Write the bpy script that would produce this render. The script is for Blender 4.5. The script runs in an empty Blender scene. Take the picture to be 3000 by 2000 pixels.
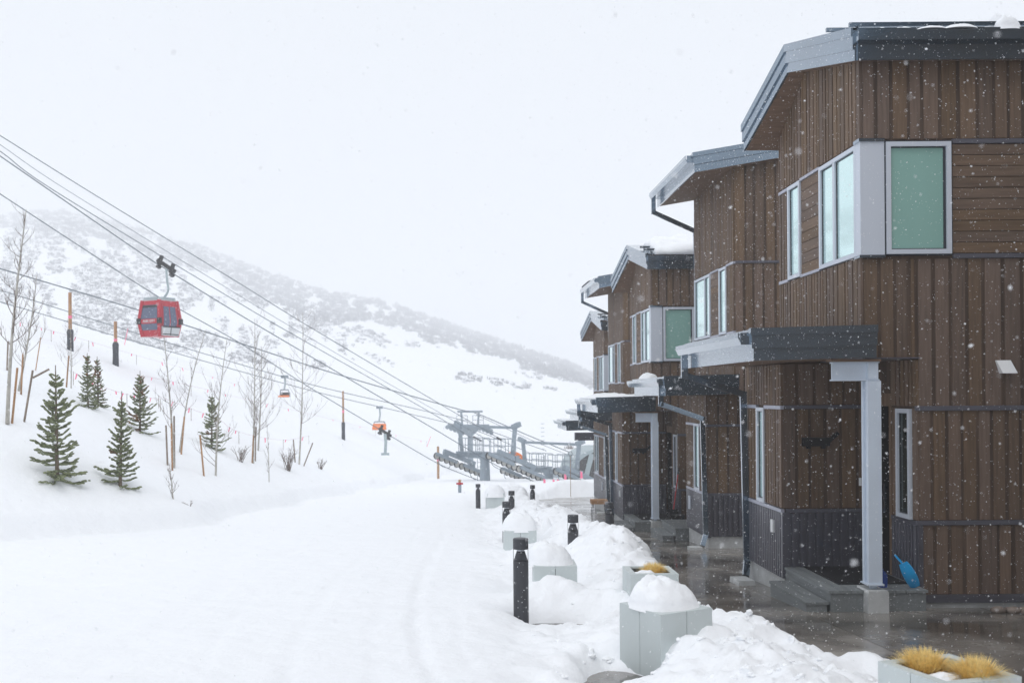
import bpy, math, random
import numpy as np
from mathutils import Matrix, Vector

# ------------------------------------------------------------------ camera
F = 2917.0                 # focal length in photo pixels (35 mm on a 36 mm frame, 3000 px wide)
CX, CY = 1340.0, 1155.0    # where the street's vanishing point lies in the photo
CAMZ = 2.75                # camera height over the plaza in front of the nearest house
ROLL = 0.0075
sc = bpy.context.scene
cam_d = bpy.data.cameras.new('camera')
cam_d.sensor_width = 36.0
cam_d.lens = 35.0
cam_d.shift_x = (1500 - CX) / 3000.0
cam_d.shift_y = (CY - 1000) / 3000.0
cam_d.clip_start = 0.05
cam_d.clip_end = 3000
cam_d.dof.use_dof = True
cam_d.dof.focus_distance = 14.0
cam_d.dof.aperture_fstop = 2.8
cam = bpy.data.objects.new('camera', cam_d)
sc.collection.objects.link(cam)
cam.matrix_world = Matrix.Translation((0, 0, CAMZ)) @ Matrix.Rotation(math.pi / 2, 4, 'X') @ Matrix.Rotation(-ROLL, 4, 'Z')
sc.camera = cam

# ------------------------------------------------------------------ light
SUN_EL, SUN_AZ = math.radians(66), math.radians(-172)   # azimuth from +Y, clockwise
world = bpy.data.worlds.new('World')
sc.world = world
world.use_nodes = True
nt = world.node_tree
bg = nt.nodes['Background']
sky = nt.nodes.new('ShaderNodeTexSky')
sky.sky_type = 'NISHITA'
sky.sun_disc = False
sky.sun_elevation = SUN_EL
sky.sun_rotation = SUN_AZ
sky.air_density = 1.0
sky.dust_density = 6.0
hs = nt.nodes.new('ShaderNodeHueSaturation')
hs.inputs['Saturation'].default_value = 0.12
nt.links.new(sky.outputs[0], hs.inputs['Color'])
mx = nt.nodes.new('ShaderNodeMix')
mx.data_type = 'RGBA'
mx.inputs['Factor'].default_value = 0.93          # a closed cloud deck veils the clear sky
mx.inputs['B'].default_value = (9.68, 10.10, 10.72, 1)
nt.links.new(hs.outputs[0], mx.inputs['A'])
nt.links.new(mx.outputs['Result'], bg.inputs['Color'])
bg.inputs['Strength'].default_value = 0.09
sun_d = bpy.data.lights.new('sun', 'SUN')
sun_d.energy = 1.1
sun_d.angle = math.radians(45)
sun_d.color = (1.0, 0.98, 0.95)
sun = bpy.data.objects.new('sun', sun_d)
sc.collection.objects.link(sun)
sd = Vector((math.sin(SUN_AZ) * math.cos(SUN_EL), math.cos(SUN_AZ) * math.cos(SUN_EL), math.sin(SUN_EL)))
sun.rotation_euler = sd.to_track_quat('Z', 'Y').to_euler()
sc.view_settings.view_transform = 'Standard'
sc.view_settings.look = 'None'
sc.view_settings.exposure = 0.0
sc.view_settings.gamma = 1.0
sc.view_settings.use_curve_mapping = False
sc.cycles.use_denoising = True
sc.cycles.max_bounces = 10
sc.cycles.diffuse_bounces = 5
sc.cycles.volume_bounces = 3
sc.cycles.volume_step_rate = 4.0

rng = random.Random(7)
nrg = np.random.default_rng(7)

# ------------------------------------------------------------------ photo pixel -> place
def uv(px, py):
    du, dv = px - CX, py - CY
    c, s = math.cos(ROLL), math.sin(ROLL)
    return (du * c - dv * s) / F, (du * s + dv * c) / F
def at(px, py, Y):
    u, v = uv(px, py)
    return Vector((u * Y, Y, CAMZ - v * Y))

# ------------------------------------------------------------------ noise and terrain
def vnoise(x, y, seed=0):
    x = np.asarray(x, float); y = np.asarray(y, float)
    xi = np.floor(x).astype(np.int64); yi = np.floor(y).astype(np.int64)
    fx = x - xi; fy = y - yi
    fx = fx * fx * (3 - 2 * fx); fy = fy * fy * (3 - 2 * fy)
    def h(a, b):
        n = (a * 374761393 + b * 668265263 + seed * 974634777) & 0xffffffff
        n = ((n ^ (n >> 13)) * 1274126177) & 0xffffffff
        n = (n ^ (n >> 16)) & 0xffffffff
        return n / 4294967295.0
    return (h(xi, yi) * (1 - fx) + h(xi + 1, yi) * fx) * (1 - fy) + (h(xi, yi + 1) * (1 - fx) + h(xi + 1, yi + 1) * fx) * fy
def fbm(x, y, octs=4, seed=0):
    t = 0; a = .5
    for o in range(octs):
        t = t + a * (vnoise(x, y, seed + o) - .5) * 2
        x = np.asarray(x) * 2.03 + 3.1; y = np.asarray(y) * 2.03 + 1.7; a *= .5
    return t
def sstep(a, b, x):
    t = np.clip((np.asarray(x, float) - a) / (b - a), 0, 1)
    return t * t * (3 - 2 * t)
SL = 0.065
def zbase(Y):
    Y = np.asarray(Y, float)
    t = np.clip(Y, -80, 95)
    e = np.clip((Y - 95) / 40, 0, 1)
    return -SL * (t - 12.63) - SL * 40 * (e - e * e / 2)
EDGE_Y = [-60, 10, 21, 26, 40, 48, 74, 92, 140, 400]
EDGE_X = [-14, -12, -9.8, -6.9, -6.4, -5.6, -3.8, -2.5, 2.0, 30]
def xedge(Y):
    return np.interp(Y, EDGE_Y, EDGE_X) + .35 * np.sin(np.asarray(Y) * .55) * sstep(14, 24, Y)
def hill(X, Y):
    """height of the snow surface away from the churned strip by the plaza"""
    X = np.asarray(X, float); Y = np.asarray(Y, float)
    d = xedge(Y) - X
    dd = np.maximum(d - .25, 0)
    lim = 31.0
    up = np.where(dd < lim, .49 * dd - .49 * dd * dd * dd / (3 * lim * lim) * .35, 0)
    top = .49 * lim - .49 * lim / 3 * .35
    up = np.where(dd < lim, up, top - .10 * (dd - lim))
    lip = .40 * sstep(0, .34, d + .22 * fbm(Y * .9, X * .2, 3, 5))
    z = zbase(Y) + .24 + lip + up
    z = z + .22 * fbm(X * .12, Y * .12, 3, 11) * sstep(1.0, 6.0, d) + .035 * fbm(X * .5, Y * .5, 3, 17)
    return z
def hit(px, py, t0=6.0, t1=260.0):
    u, v = uv(px, py)
    t = np.arange(t0, t1, .05)
    zz = CAMZ - v * t - hill(u * t, t)
    k = np.nonzero(zz < 0)[0]
    if len(k) == 0:
        k = [int(np.argmin(zz))]
    Y = float(t[k[0]])
    return Vector((u * Y, Y, float(hill(u * Y, Y))))

# ------------------------------------------------------------------ mesh helpers
COL = sc.collection
class MB:
    def __init__(self):
        self.v = []; self.f = []
    def add(self, vs, fs):
        n = len(self.v)
        self.v.extend([tuple(p) for p in vs]); self.f.extend([tuple(i + n for i in f) for f in fs])
        return self
    def box(self, x0, x1, y0, y1, z0, z1):
        return self.add([(x0,y0,z0),(x1,y0,z0),(x1,y1,z0),(x0,y1,z0),(x0,y0,z1),(x1,y0,z1),(x1,y1,z1),(x0,y1,z1)],
            [(0,3,2,1),(4,5,6,7),(0,1,5,4),(1,2,6,5),(2,3,7,6),(3,0,4,7)])
    def hexa(self, b, t):
        """box from four bottom and four top corners"""
        return self.add(list(b) + list(t), [(0,3,2,1),(4,5,6,7),(0,1,5,4),(1,2,6,5),(2,3,7,6),(3,0,4,7)])
    def poly(self, pts, r, n=6, cap=True):
        """tube along points; r number or list"""
        pts = [Vector(p) for p in pts]
        rs = r if isinstance(r, (list, tuple)) else [r] * len(pts)
        base = len(self.v); ref = None
        for i, p in enumerate(pts):
            d = (pts[min(i + 1, len(pts) - 1)] - pts[max(i - 1, 0)])
            if d.length < 1e-9: d = Vector((0, 0, 1))
            d.normalize()
            if ref is None:
                ref = Vector((1, 0, 0)) if abs(d.x) < .8 else Vector((0, 1, 0))
            a = (ref - d * ref.dot(d))
            if a.length < 1e-6: a = d.orthogonal()
            a.normalize(); b = d.cross(a); ref = a
            for k in range(n):
                an = 2 * math.pi * k / n
                q = p + (a * math.cos(an) + b * math.sin(an)) * rs[i]
                self.v.append((q.x, q.y, q.z))
        for i in range(len(pts) - 1):
            for k in range(n):
                k2 = (k + 1) % n
                self.f.append((base + i * n + k, base + i * n + k2, base + (i + 1) * n + k2, base + (i + 1) * n + k))
        if cap:
            self.f.append(tuple(base + k for k in reversed(range(n))))
            e = base + (len(pts) - 1) * n
            self.f.append(tuple(e + k for k in range(n)))
        return self
    def beam(self, p, q, w, h, up=(0, 0, 1)):
        p = Vector(p); q = Vector(q); d = (q - p).normalized(); up = Vector(up)
        s = d.cross(up)
        if s.length < 1e-6: s = d.cross(Vector((0, 1, 0)))
        s.normalize(); t = s.cross(d)
        s *= w / 2; t *= h / 2
        return self.hexa([p - s - t, p + s - t, q + s - t, q - s - t], [p - s + t, p + s + t, q + s + t, q - s + t])
    def lathe(self, c, prof, n=16):
        """profile of (r, z) turned about a vertical axis at c"""
        base = len(self.v)
        for r, z in prof:
            for k in range(n):
                a = 2 * math.pi * k / n
                self.v.append((c[0] + r * math.cos(a), c[1] + r * math.sin(a), c[2] + z))
        for i in range(len(prof) - 1):
            for k in range(n):
                k2 = (k + 1) % n
                self.f.append((base + i*n + k, base + i*n + k2, base + (i+1)*n + k2, base + (i+1)*n + k))
        self.f.append(tuple(base + k for k in reversed(range(n))))
        e = base + (len(prof) - 1) * n
        self.f.append(tuple(e + k for k in range(n)))
        return self
    def extrude(self, prof, axis, a0, a1):
        """closed polygon profile swept along an axis: 'x': prof is (y,z); 'y': prof is (x,z)"""
        n = len(prof)
        def pt(p, a):
            return (a, p[0], p[1]) if axis == 'x' else (p[0], a, p[1])
        vs = [pt(p, a0) for p in prof] + [pt(p, a1) for p in prof]
        fs = [(i, (i + 1) % n, n + (i + 1) % n, n + i) for i in range(n)]
        fs += [tuple(reversed(range(n))), tuple(range(n, 2 * n))]
        return self.add(vs, fs)
    def mesh(self, name, smooth=False):
        me = bpy.data.meshes.new(name)
        me.from_pydata(self.v, [], self.f)
        me.update()
        if smooth:
            me.polygons.foreach_set('use_smooth', [True] * len(me.polygons))
        return me

def link(name, me, parent=None, loc=(0, 0, 0)):
    o = bpy.data.objects.new(name, me)
    COL.objects.link(o)
    if parent is not None: o.parent = parent
    o.location = loc
    return o
def obj(name, mb, mat, parent=None, loc=(0, 0, 0), smooth=False):
    me = mb.mesh(name, smooth)
    me.materials.append(mat)
    return link(name, me, parent, loc)
def tag(o, label, cat, group=None, kind=None):
    if label: o['label'] = label
    if cat: o['category'] = cat
    if group: o['group'] = group
    if kind: o['kind'] = kind
    return o
def thing(name, label, cat, loc=(0, 0, 0), rz=0.0, group=None):
    o = link(name, None, None, loc)
    o.empty_display_size = .2
    o.rotation_euler = (0, 0, rz)
    return tag(o, label, cat, group)
def structure(o):
    o['kind'] = 'structure'
    return o
def copy_tree(src, loc, rz=None, label=None, scale=None):
    r = src.copy(); COL.objects.link(r); r.location = loc
    if rz is not None: r.rotation_euler = (0, 0, rz)
    if scale is not None: r.scale = scale
    if label: r['label'] = label
    for ch in list(src.children):
        c = ch.copy(); COL.objects.link(c); c.parent = r
        for g in list(ch.children):
            e = g.copy(); COL.objects.link(e); e.parent = c
    return r

# ------------------------------------------------------------------ materials
def mat(name, col, rough=.6, metal=0.0, spec=None, ior=None):
    m = bpy.data.materials.new(name); m.use_nodes = True
    b = m.node_tree.nodes['Principled BSDF']
    b.inputs['Base Color'].default_value = (*col, 1)
    b.inputs['Roughness'].default_value = rough
    b.inputs['Metallic'].default_value = metal
    if spec is not None: b.inputs['Specular IOR Level'].default_value = spec
    if ior: b.inputs['IOR'].default_value = ior
    return m
def nd(m, t, **kw):
    n = m.node_tree.nodes.new(t)
    for k, v in kw.items(): setattr(n, k, v)
    return n
def lk(m, a, b): m.node_tree.links.new(a, b)
def bsdf(m): return m.node_tree.nodes['Principled BSDF']
def pos_map(m, scale):
    g = nd(m, 'ShaderNodeNewGeometry')
    mp = nd(m, 'ShaderNodeMapping'); mp.inputs['Scale'].default_value = scale
    lk(m, g.outputs['Position'], mp.inputs['Vector'])
    return mp.outputs[0]
def vary(m, col, scale, amount=.3, detail=4, rand=0.0, bump=0.0, bdist=.01, hue=0.0, roughvar=None, nscale=1.0):
    """uneven base colour from noise at fixed places, an own tone per object, and fine relief"""
    v = pos_map(m, scale)
    n = nd(m, 'ShaderNodeTexNoise'); n.inputs['Scale'].default_value = nscale; n.inputs['Detail'].default_value = detail
    n.inputs['Roughness'].default_value = .6
    lk(m, v, n.inputs['Vector'])
    mr = nd(m, 'ShaderNodeMapRange')
    mr.inputs['From Min'].default_value = .25; mr.inputs['From Max'].default_value = .75
    mr.inputs['To Min'].default_value = 1 - amount; mr.inputs['To Max'].default_value = 1 + amount
    lk(m, n.outputs['Fac'], mr.inputs['Value'])
    val = mr.outputs[0]
    h = nd(m, 'ShaderNodeHueSaturation'); h.inputs['Color'].default_value = (*col, 1)
    if rand:
        oi = nd(m, 'ShaderNodeObjectInfo')
        mr2 = nd(m, 'ShaderNodeMapRange'); mr2.inputs['To Min'].default_value = 1 - rand; mr2.inputs['To Max'].default_value = 1 + rand
        lk(m, oi.outputs['Random'], mr2.inputs['Value'])
        mu = nd(m, 'ShaderNodeMath', operation='MULTIPLY'); lk(m, val, mu.inputs[0]); lk(m, mr2.outputs[0], mu.inputs[1]); val = mu.outputs[0]
        if hue:
            w = nd(m, 'ShaderNodeTexWhiteNoise', noise_dimensions='1D'); lk(m, oi.outputs['Random'], w.inputs['W'])
            mr3 = nd(m, 'ShaderNodeMapRange'); mr3.inputs['To Min'].default_value = .5 - hue; mr3.inputs['To Max'].default_value = .5 + hue
            lk(m, w.outputs['Value'], mr3.inputs['Value']); lk(m, mr3.outputs[0], h.inputs['Hue'])
            mr4 = nd(m, 'ShaderNodeMapRange'); mr4.inputs['To Min'].default_value = .78; mr4.inputs['To Max'].default_value = 1.12
            lk(m, w.outputs['Value'], mr4.inputs['Value']); lk(m, mr4.outputs[0], h.inputs['Saturation'])
    lk(m, val, h.inputs['Value'])
    lk(m, h.outputs[0], bsdf(m).inputs['Base Color'])
    if bump:
        b = nd(m, 'ShaderNodeBump'); b.inputs['Strength'].default_value = bump; b.inputs['Distance'].default_value = bdist
        lk(m, n.outputs['Fac'], b.inputs['Height']); lk(m, b.outputs[0], bsdf(m).inputs['Normal'])
    if roughvar:
        mr5 = nd(m, 'ShaderNodeMapRange'); mr5.inputs['From Min'].default_value = .3; mr5.inputs['From Max'].default_value = .7
        mr5.inputs['To Min'].default_value = roughvar[0]; mr5.inputs['To Max'].default_value = roughvar[1]
        lk(m, n.outputs['Fac'], mr5.inputs['Value']); lk(m, mr5.outputs[0], bsdf(m).inputs['Roughness'])
    return m

M = {}
WOOD = (.136, .086, .055)
M['wood_v'] = vary(mat('stained_wood_upright', WOOD, .7), WOOD, (26, 26, 1.6), .30, 5, .17, .35, .004, .007)
M['wood_h'] = vary(mat('stained_wood_level', WOOD, .7), WOOD, (2.0, 2.0, 26), .30, 5, .13, .35, .004, .006)
M['wood_core'] = vary(mat('stained_wood_channel', (.078, .050, .034), .75), (.078, .050, .034), (9, 9, .8), .45, 4)
M['cedar'] = vary(mat('cedar_soffit', (.17, .105, .07), .65), (.17, .105, .07), (3, 30, 30), .3, 4)
M['metal'] = vary(mat('slate_metal', (.155, .22, .29), .2, .85), (.155, .22, .29), (1.2, 1.2, 1.2), .08, 3, .04)
bsdf(M['metal']).inputs['Coat Weight'].default_value = 1.0
bsdf(M['metal']).inputs['Coat Roughness'].default_value = .12
bsdf(M['metal']).inputs['Coat IOR'].default_value = 1.85
M['zinc'] = vary(mat('zinc_cladding', (.12, .12, .145), .34, .45), (.12, .12, .145), (2, 2, 2), .12, 3)
bsdf(M['zinc']).inputs['Coat Weight'].default_value = .5
M['trim'] = mat('silver_trim', (.40, .41, .48), .45, .35)
M['frame'] = mat('window_frame_silver', (.58, .62, .69), .45, .1)
M['column'] = vary(mat('grey_blue_steel_paint', (.58, .65, .74), .45), (.58, .65, .74), (2, 2, 2), .06, 3)
M['gasket'] = mat('window_gasket', (.03, .035, .045), .5)
M['glass_front'] = mat('green_tinted_glass', (.34, .58, .52), .03, .25)
M['glass_side'] = mat('glass_with_sky_and_blind', (.71, .92, .90), .04, .8)  # street panes: bright sky reflection put into the colour, with pale blinds
M['glass_dark'] = mat('dark_glass', (.05, .065, .06), .04, .6)
M['black'] = mat('black_paint', (.012, .012, .014), .45)
M['door'] = mat('near_black_door', (.010, .009, .010), .7, 0, .1)
M['concrete'] = vary(mat('concrete', (.47, .48, .48), .8), (.47, .48, .48), (5, 5, 5), .18, 5, 0, .2, .004)
M['deck'] = vary(mat('grey_deck_board', (.185, .20, .205), .55), (.185, .20, .205), (30, 2.5, 30), .2, 4, .12)
M['mat'] = vary(mat('black_rubber_mat', (.012, .012, .014), .6), (.012, .012, .014), (60, 60, 60), .4, 2, 0, .5, .01)
M['planter'] = vary(mat('pale_green_planter', (.55, .60, .60), .45), (.55, .60, .60), (1.5, 1.5, 1.5), .05, 3, .02)
M['soil'] = vary(mat('dark_soil', (.045, .035, .025), .95), (.045, .035, .025), (30, 30, 30), .5, 4, 0, .6, .02)
M['bollard'] = vary(mat('bollard_charcoal', (.05, .052, .06), .42, .3), (.05, .052, .06), (12, 12, 3), .2, 3)
M['lens'] = mat('bollard_lens', (.55, .58, .62), .25)
M['strawgrass'] = vary(mat('dry_ornamental_grass', (.88, .68, .28), .8), (.88, .68, .28), (40, 40, 40), .35, 2)
M['rock'] = vary(mat('river_cobble', (.25, .20, .16), .6), (.25, .20, .16), (8, 8, 8), .2, 3, .35, 0, .01, .04)
M['blue'] = mat('bright_blue_plastic', (.012, .36, .75), .3)
M['navy'] = mat('deep_blue_plastic', (.008, .04, .22), .4)
M['red'] = vary(mat('cabin_red_paint', (.46, .012, .032), .35), (.46, .012, .032), (1.5, 1.5, 1.5), .08, 2)
M['redstick'] = mat('red_handle', (.45, .02, .03), .4)
M['white'] = mat('white_paint', (.78, .79, .8), .5)
M['rack'] = mat('rack_light_grey', (.55, .57, .58), .5)
M['cabglass'] = mat('lilac_cabin_glass', (.12, .14, .21), .06, .5)
M['steel'] = vary(mat('galvanised_lift_steel', (.25, .30, .345), .5, .2), (.25, .30, .345), (1.5, 1.5, 1.5), .12, 3)
M['hanger'] = mat('pale_green_grey_hanger', (.36, .43, .45), .5)
M['rubber'] = mat('sheave_rubber', (.03, .032, .036), .7)
M['sheave'] = mat('sheave_flange', (.40, .39, .36), .5)
M['rope'] = mat('steel_rope', (.10, .13, .155), .5, .3)
M['orange'] = mat('orange_bubble', (.85, .19, .015), .4)
M['stake'] = vary(mat('lodgepole_stake', (.36, .20, .10), .8), (.36, .20, .10), (20, 20, 2), .35, 4, .12)
M['greystake'] = vary(mat('weathered_stake', (.25, .20, .16), .85), (.25, .20, .16), (20, 20, 2), .3, 4, .12)
M['pad'] = vary(mat('charcoal_post_pad', (.035, .042, .055), .6), (.035, .042, .055), (4, 4, 4), .4, 4)
M['pink'] = mat('pink_flag', (.92, .20, .34), .6)
M['cord'] = mat('pale_cord', (.55, .35, .40), .7)
M['trunk'] = vary(mat('aspen_bark', (.42, .40, .36), .85), (.42, .40, .36), (12, 12, 5), .35, 4)
M['twig'] = vary(mat('bare_twig', (.16, .12, .10), .85), (.16, .12, .10), (6, 6, 6), .3, 2)
M['sprucebark'] = mat('spruce_bark', (.16, .12, .085), .9)
M['needle'] = vary(mat('spruce_needle', (.19, .215, .11), .75), (.19, .215, .11), (9, 9, 9), .45, 3)
M['brownneedle'] = vary(mat('browned_needle', (.20, .11, .05), .8), (.20, .11, .05), (9, 9, 9), .4, 3)
M['scrub'] = vary(mat('scrub_oak_twig', (.15, .15, .17), .95), (.15, .15, .17), (.15, .15, .15), .3, 2)
M['flake'] = mat('snowflake', (.93, .94, .96), .9)

def snow_mat(name, fine, coarse):
    m = mat(name, (.89, .905, .93), .85, 0, .15)
    b = bsdf(m)
    v = pos_map(m, (1, 1, 1))
    n1 = nd(m, 'ShaderNodeTexNoise'); n1.inputs['Scale'].default_value = 14; n1.inputs['Detail'].default_value = 6; n1.inputs['Roughness'].default_value = .65
    n2 = nd(m, 'ShaderNodeTexNoise'); n2.inputs['Scale'].default_value = 2.2; n2.inputs['Detail'].default_value = 5
    lk(m, v, n1.inputs['Vector']); lk(m, v, n2.inputs['Vector'])
    b1 = nd(m, 'ShaderNodeBump'); b1.inputs['Strength'].default_value = fine; b1.inputs['Distance'].default_value = .02
    b2 = nd(m, 'ShaderNodeBump'); b2.inputs['Strength'].default_value = coarse; b2.inputs['Distance'].default_value = .12
    lk(m, n1.outputs['Fac'], b1.inputs['Height']); lk(m, n2.outputs['Fac'], b2.inputs['Height'])
    lk(m, b2.outputs[0], b1.inputs['Normal']); lk(m, b1.outputs[0], b.inputs['Normal'])
    return m
M['snow'] = snow_mat('snow_groomed', .5, .5)
M['snowfar'] = snow_mat('snow_far', 0, .4)
M['snowpile'] = snow_mat('snow_piled', .55, .55)

# wet plaza concrete: brown-grey, puddled
wm = mat('wet_concrete', (.10, .088, .076), .2, 0, .5)
v = pos_map(wm, (1, 1, 1))
na = nd(wm, 'ShaderNodeTexNoise'); na.inputs['Scale'].default_value = .75; na.inputs['Detail'].default_value = 6; na.inputs['Roughness'].default_value = .55
nb = nd(wm, 'ShaderNodeTexNoise'); nb.inputs['Scale'].default_value = 9; nb.inputs['Detail'].default_value = 5
lk(wm, v, na.inputs['Vector']); lk(wm, v, nb.inputs['Vector'])
cr = nd(wm, 'ShaderNodeValToRGB')
cr.color_ramp.elements[0].position = .40; cr.color_ramp.elements[0].color = (.085, .075, .064, 1)
cr.color_ramp.elements[1].position = .66; cr.color_ramp.elements[1].color = (.29, .27, .245, 1)
lk(wm, na.outputs['Fac'], cr.inputs[0])
oi = nd(wm, 'ShaderNodeObjectInfo')
hh = nd(wm, 'ShaderNodeHueSaturation'); lk(wm, cr.outputs[0], hh.inputs['Color'])
q = nd(wm, 'ShaderNodeMapRange'); q.inputs['To Min'].default_value = .75; q.inputs['To Max'].default_value = 1.3
lk(wm, oi.outputs['Random'], q.inputs['Value']); lk(wm, q.outputs[0], hh.inputs['Value'])
lk(wm, hh.outputs[0], bsdf(wm).inputs['Base Color'])
rr = nd(wm, 'ShaderNodeMapRange'); rr.inputs['From Min'].default_value = .38; rr.inputs['From Max'].default_value = .68
rr.inputs['To Min'].default_value = .035; rr.inputs['To Max'].default_value = .34
lk(wm, na.outputs['Fac'], rr.inputs['Value']); lk(wm, rr.outputs[0], bsdf(wm).inputs['Roughness'])
bb = nd(wm, 'ShaderNodeBump'); bb.inputs['Strength'].default_value = .06; bb.inputs['Distance'].default_value = .02
lk(wm, nb.outputs['Fac'], bb.inputs['Height']); lk(wm, bb.outputs[0], bsdf(wm).inputs['Normal'])
M['wet'] = wm

# snowflakes let light through
fm = M['flake']
tr_ = nd(fm, 'ShaderNodeBsdfTranslucent'); tr_.inputs['Color'].default_value = (.97, .97, .98, 1)
ms_ = nd(fm, 'ShaderNodeMixShader'); ms_.inputs[0].default_value = .6
lk(fm, bsdf(fm).outputs[0], ms_.inputs[1]); lk(fm, tr_.outputs[0], ms_.inputs[2])
lk(fm, ms_.outputs[0], fm.node_tree.nodes['Material Output'].inputs['Surface'])
# green-tinted front panes: clear enough to show the roller blind behind
gm = bpy.data.materials.new('green_tinted_glass_clear'); gm.use_nodes = True
gm.node_tree.nodes.remove(gm.node_tree.nodes['Principled BSDF'])
t_ = nd(gm, 'ShaderNodeBsdfTransparent'); t_.inputs['Color'].default_value = (.64, .93, .86, 1)
g_ = nd(gm, 'ShaderNodeBsdfGlossy'); g_.inputs['Color'].default_value = (.8, 1, .95, 1); g_.inputs['Roughness'].default_value = .015
f_ = nd(gm, 'ShaderNodeFresnel'); f_.inputs['IOR'].default_value = 1.75
ms_ = nd(gm, 'ShaderNodeMixShader'); lk(gm, f_.outputs[0], ms_.inputs[0]); lk(gm, t_.outputs[0], ms_.inputs[1]); lk(gm, g_.outputs[0], ms_.inputs[2])
lk(gm, ms_.outputs[0], gm.node_tree.nodes['Material Output'].inputs['Surface'])
M['glass_clear'] = gm
M['blind'] = vary(mat('pale_roller_blind', (.70, .80, .77), .8), (.70, .80, .77), (3, 3, 40), .06, 3)
M['termglass'] = mat('dark_terminal_glazing', (.06, .06, .062), .15, .2)
M['snowchunk'] = mat('snow_clod', (.90, .915, .935), .9, 0, .1)
M['band'] = mat('silver_trim_shaded', (.12, .12, .145), .45, .3)  # darker copy of the silver trim for front bands, shade put into the colour

# ================================================================== SETTING
PL_X0, PL_X1, PL_Y0, PL_Y1 = .2, 14.0, 2.0, 52.0      # paved area
def plaza_z(Y): return float(zbase(Y))

# planters and bollards stand in the churned strip; their places are needed by the snow
PLANTERS = [  # centre x, y, turn, size
    (1.86, 8.98, math.radians(28), .58, 0.0),
    (2.27, 11.82, 0.0, .56, 0.0),
    (1.22, 12.72, math.radians(-2), .54, 0.0),
    (1.16, 18.9, 0.0, .60, 0.0),
    (1.32, 35.8, math.radians(4), .62, .12),
    (3.05, 6.22, math.radians(17.5), .57, 0.0),
]
def snow_h(X, Y):
    """depth of snow over the paving level; below zero where the paving is bare"""
    X = np.asarray(X, float); Y = np.asarray(Y, float)
    xb = np.interp(Y, [2, 6.6, 7.4, 8.2, 8.9, 9.4, 10.6, 11.7, 13.5, 16, 19, 23, 30, 40, 46, 49, 52, 58], [6.5, 5.6, 4.9, 4.25, 3.72, 3.40, 3.12, 2.86, 2.95, 3.15, 3.10, 2.75, 2.7, 2.9, 3.4, 5.0, 12.0, 40])
    n1 = fbm(X * .8, Y * .8, 4, 31); n2 = fbm(X * 2.6, Y * 2.6, 4, 37); n3 = fbm(X * 7.5, Y * 7.5, 3, 41)
    xb = xb + .16 * n1 + .10 * n2
    trail = .24 + .035 * fbm(X * .5, Y * .5, 3, 17)
    ch = sstep(.1, .9, X + .25 * n1)                       # churned strip weight
    ridge = np.exp(-((X - 2.35) / .75) ** 2)
    amp = np.interp(Y, [3, 7, 8.5, 10.5, 11.5, 13, 14.5, 17, 21, 24, 30, 40], [.22, .22, .20, .18, .18, .34, .62, .60, .52, .42, .40, .34])
    h = trail * (1 - ch) + ch * (.13 + amp * ridge)
    def g(cx, cy, sx, sy, a): return a * np.exp(-((X - cx) / sx) ** 2 - ((Y - cy) / sy) ** 2)
    h = h + g(2.3, 7.6, .8, .7, .07) + g(2.75, 9.5, .28, .35, .20) + g(1.2, 12.3, .55, .34, .30) + g(1.16, 18.5, .6, .5, .18) + g(1.3, 16.3, .7, 1.2, .20)
    h = h + g(2.2, 14.6, .5, .8, .14) + g(1.9, 22.5, .7, 2.5, .22) + g(1.7, 27.5, .8, 2.5, .25) + g(5.6, 50, 2.2, 1.6, .75) + g(2.2, 44, 1.6, 4, .35)
    h = h + ch * (.10 * n1 + .11 * n2 + .075 * n3 * (.5 + ridge) + .05 * (.3 - np.abs(fbm(X * 3.1, Y * 3.1, 3, 67))) * (.4 + ridge) + .07 * np.maximum(fbm(X * 4.3, Y * 4.3, 2, 53), .12) - .01)
    # bare slabs where the snow has been scraped away
    h = h - g(1.12, 11.42, .30, .22, .62) - g(1.42, 8.62, .24, .36, .75) - g(1.22, 8.30, .25, .2, .35)
    edge = sstep(-.03, .30, xb - X)
    return np.where(X > .1, h * edge - .05 * (1 - edge), h)
TRACKS = [  # ski tracks pressed into the groomed run, photo points on the run
    [(830,2000),(850,1900),(905,1800),(975,1700),(1060,1640)], [(845,2000),(868,1900),(925,1800),(992,1700)],
    [(1290,2000),(1245,1920),(1225,1830),(1232,1740),(1262,1650),(1310,1560)], [(1272,2000),(1228,1920),(1208,1830),(1216,1740),(1247,1650),(1298,1560)],
    [(1420,2000),(1350,1900),(1333,1760),(1372,1640)], [(1100,2000),(1090,1850),(1140,1700),(1235,1540)], [(570,2000),(650,1850),(760,1720)],
    [(180,1830),(260,1720),(330,1660)],
]
def axis(spans):
    out = [spans[0][0]]
    for a, b, s0, s1 in spans:
        x = a
        n = max(2, int(round((b - a) / ((s0 + s1) / 2))))
        w = np.linspace(s0, s1, n); w = w / w.sum() * (b - a)
        out.extend(list(a + np.cumsum(w)))
    return np.array(out)
gx = axis([(-140,-40,8,2), (-40,-12,1.2,.5), (-12,-3.4,.35,.12), (-3.4,0,.075,.06), (0,4.4,.05,.05), (4.4,14,.12,1.0), (14,160,2,10)])
gy = axis([(-70,2,6,.6), (2,4.6,.4,.09), (4.6,16,.055,.06), (16,26,.07,.13), (26,60,.16,.5), (60,140,.6,2), (140,300,3,10)])
GX, GY = np.meshgrid(gx, gy)
GZ = hill(GX, GY)
near = (GX > -.6) & (GX < 40) & (GY > -60) & (GY < 58)
wts = sstep(-.6, .1, GX) * (1 - sstep(50, 57, GY)) * sstep(-30, -5, GY)
SH = zbase(GY) + snow_h(GX, GY)
GZ = np.where(near, GZ * (1 - wts) + SH * wts, GZ)
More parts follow.
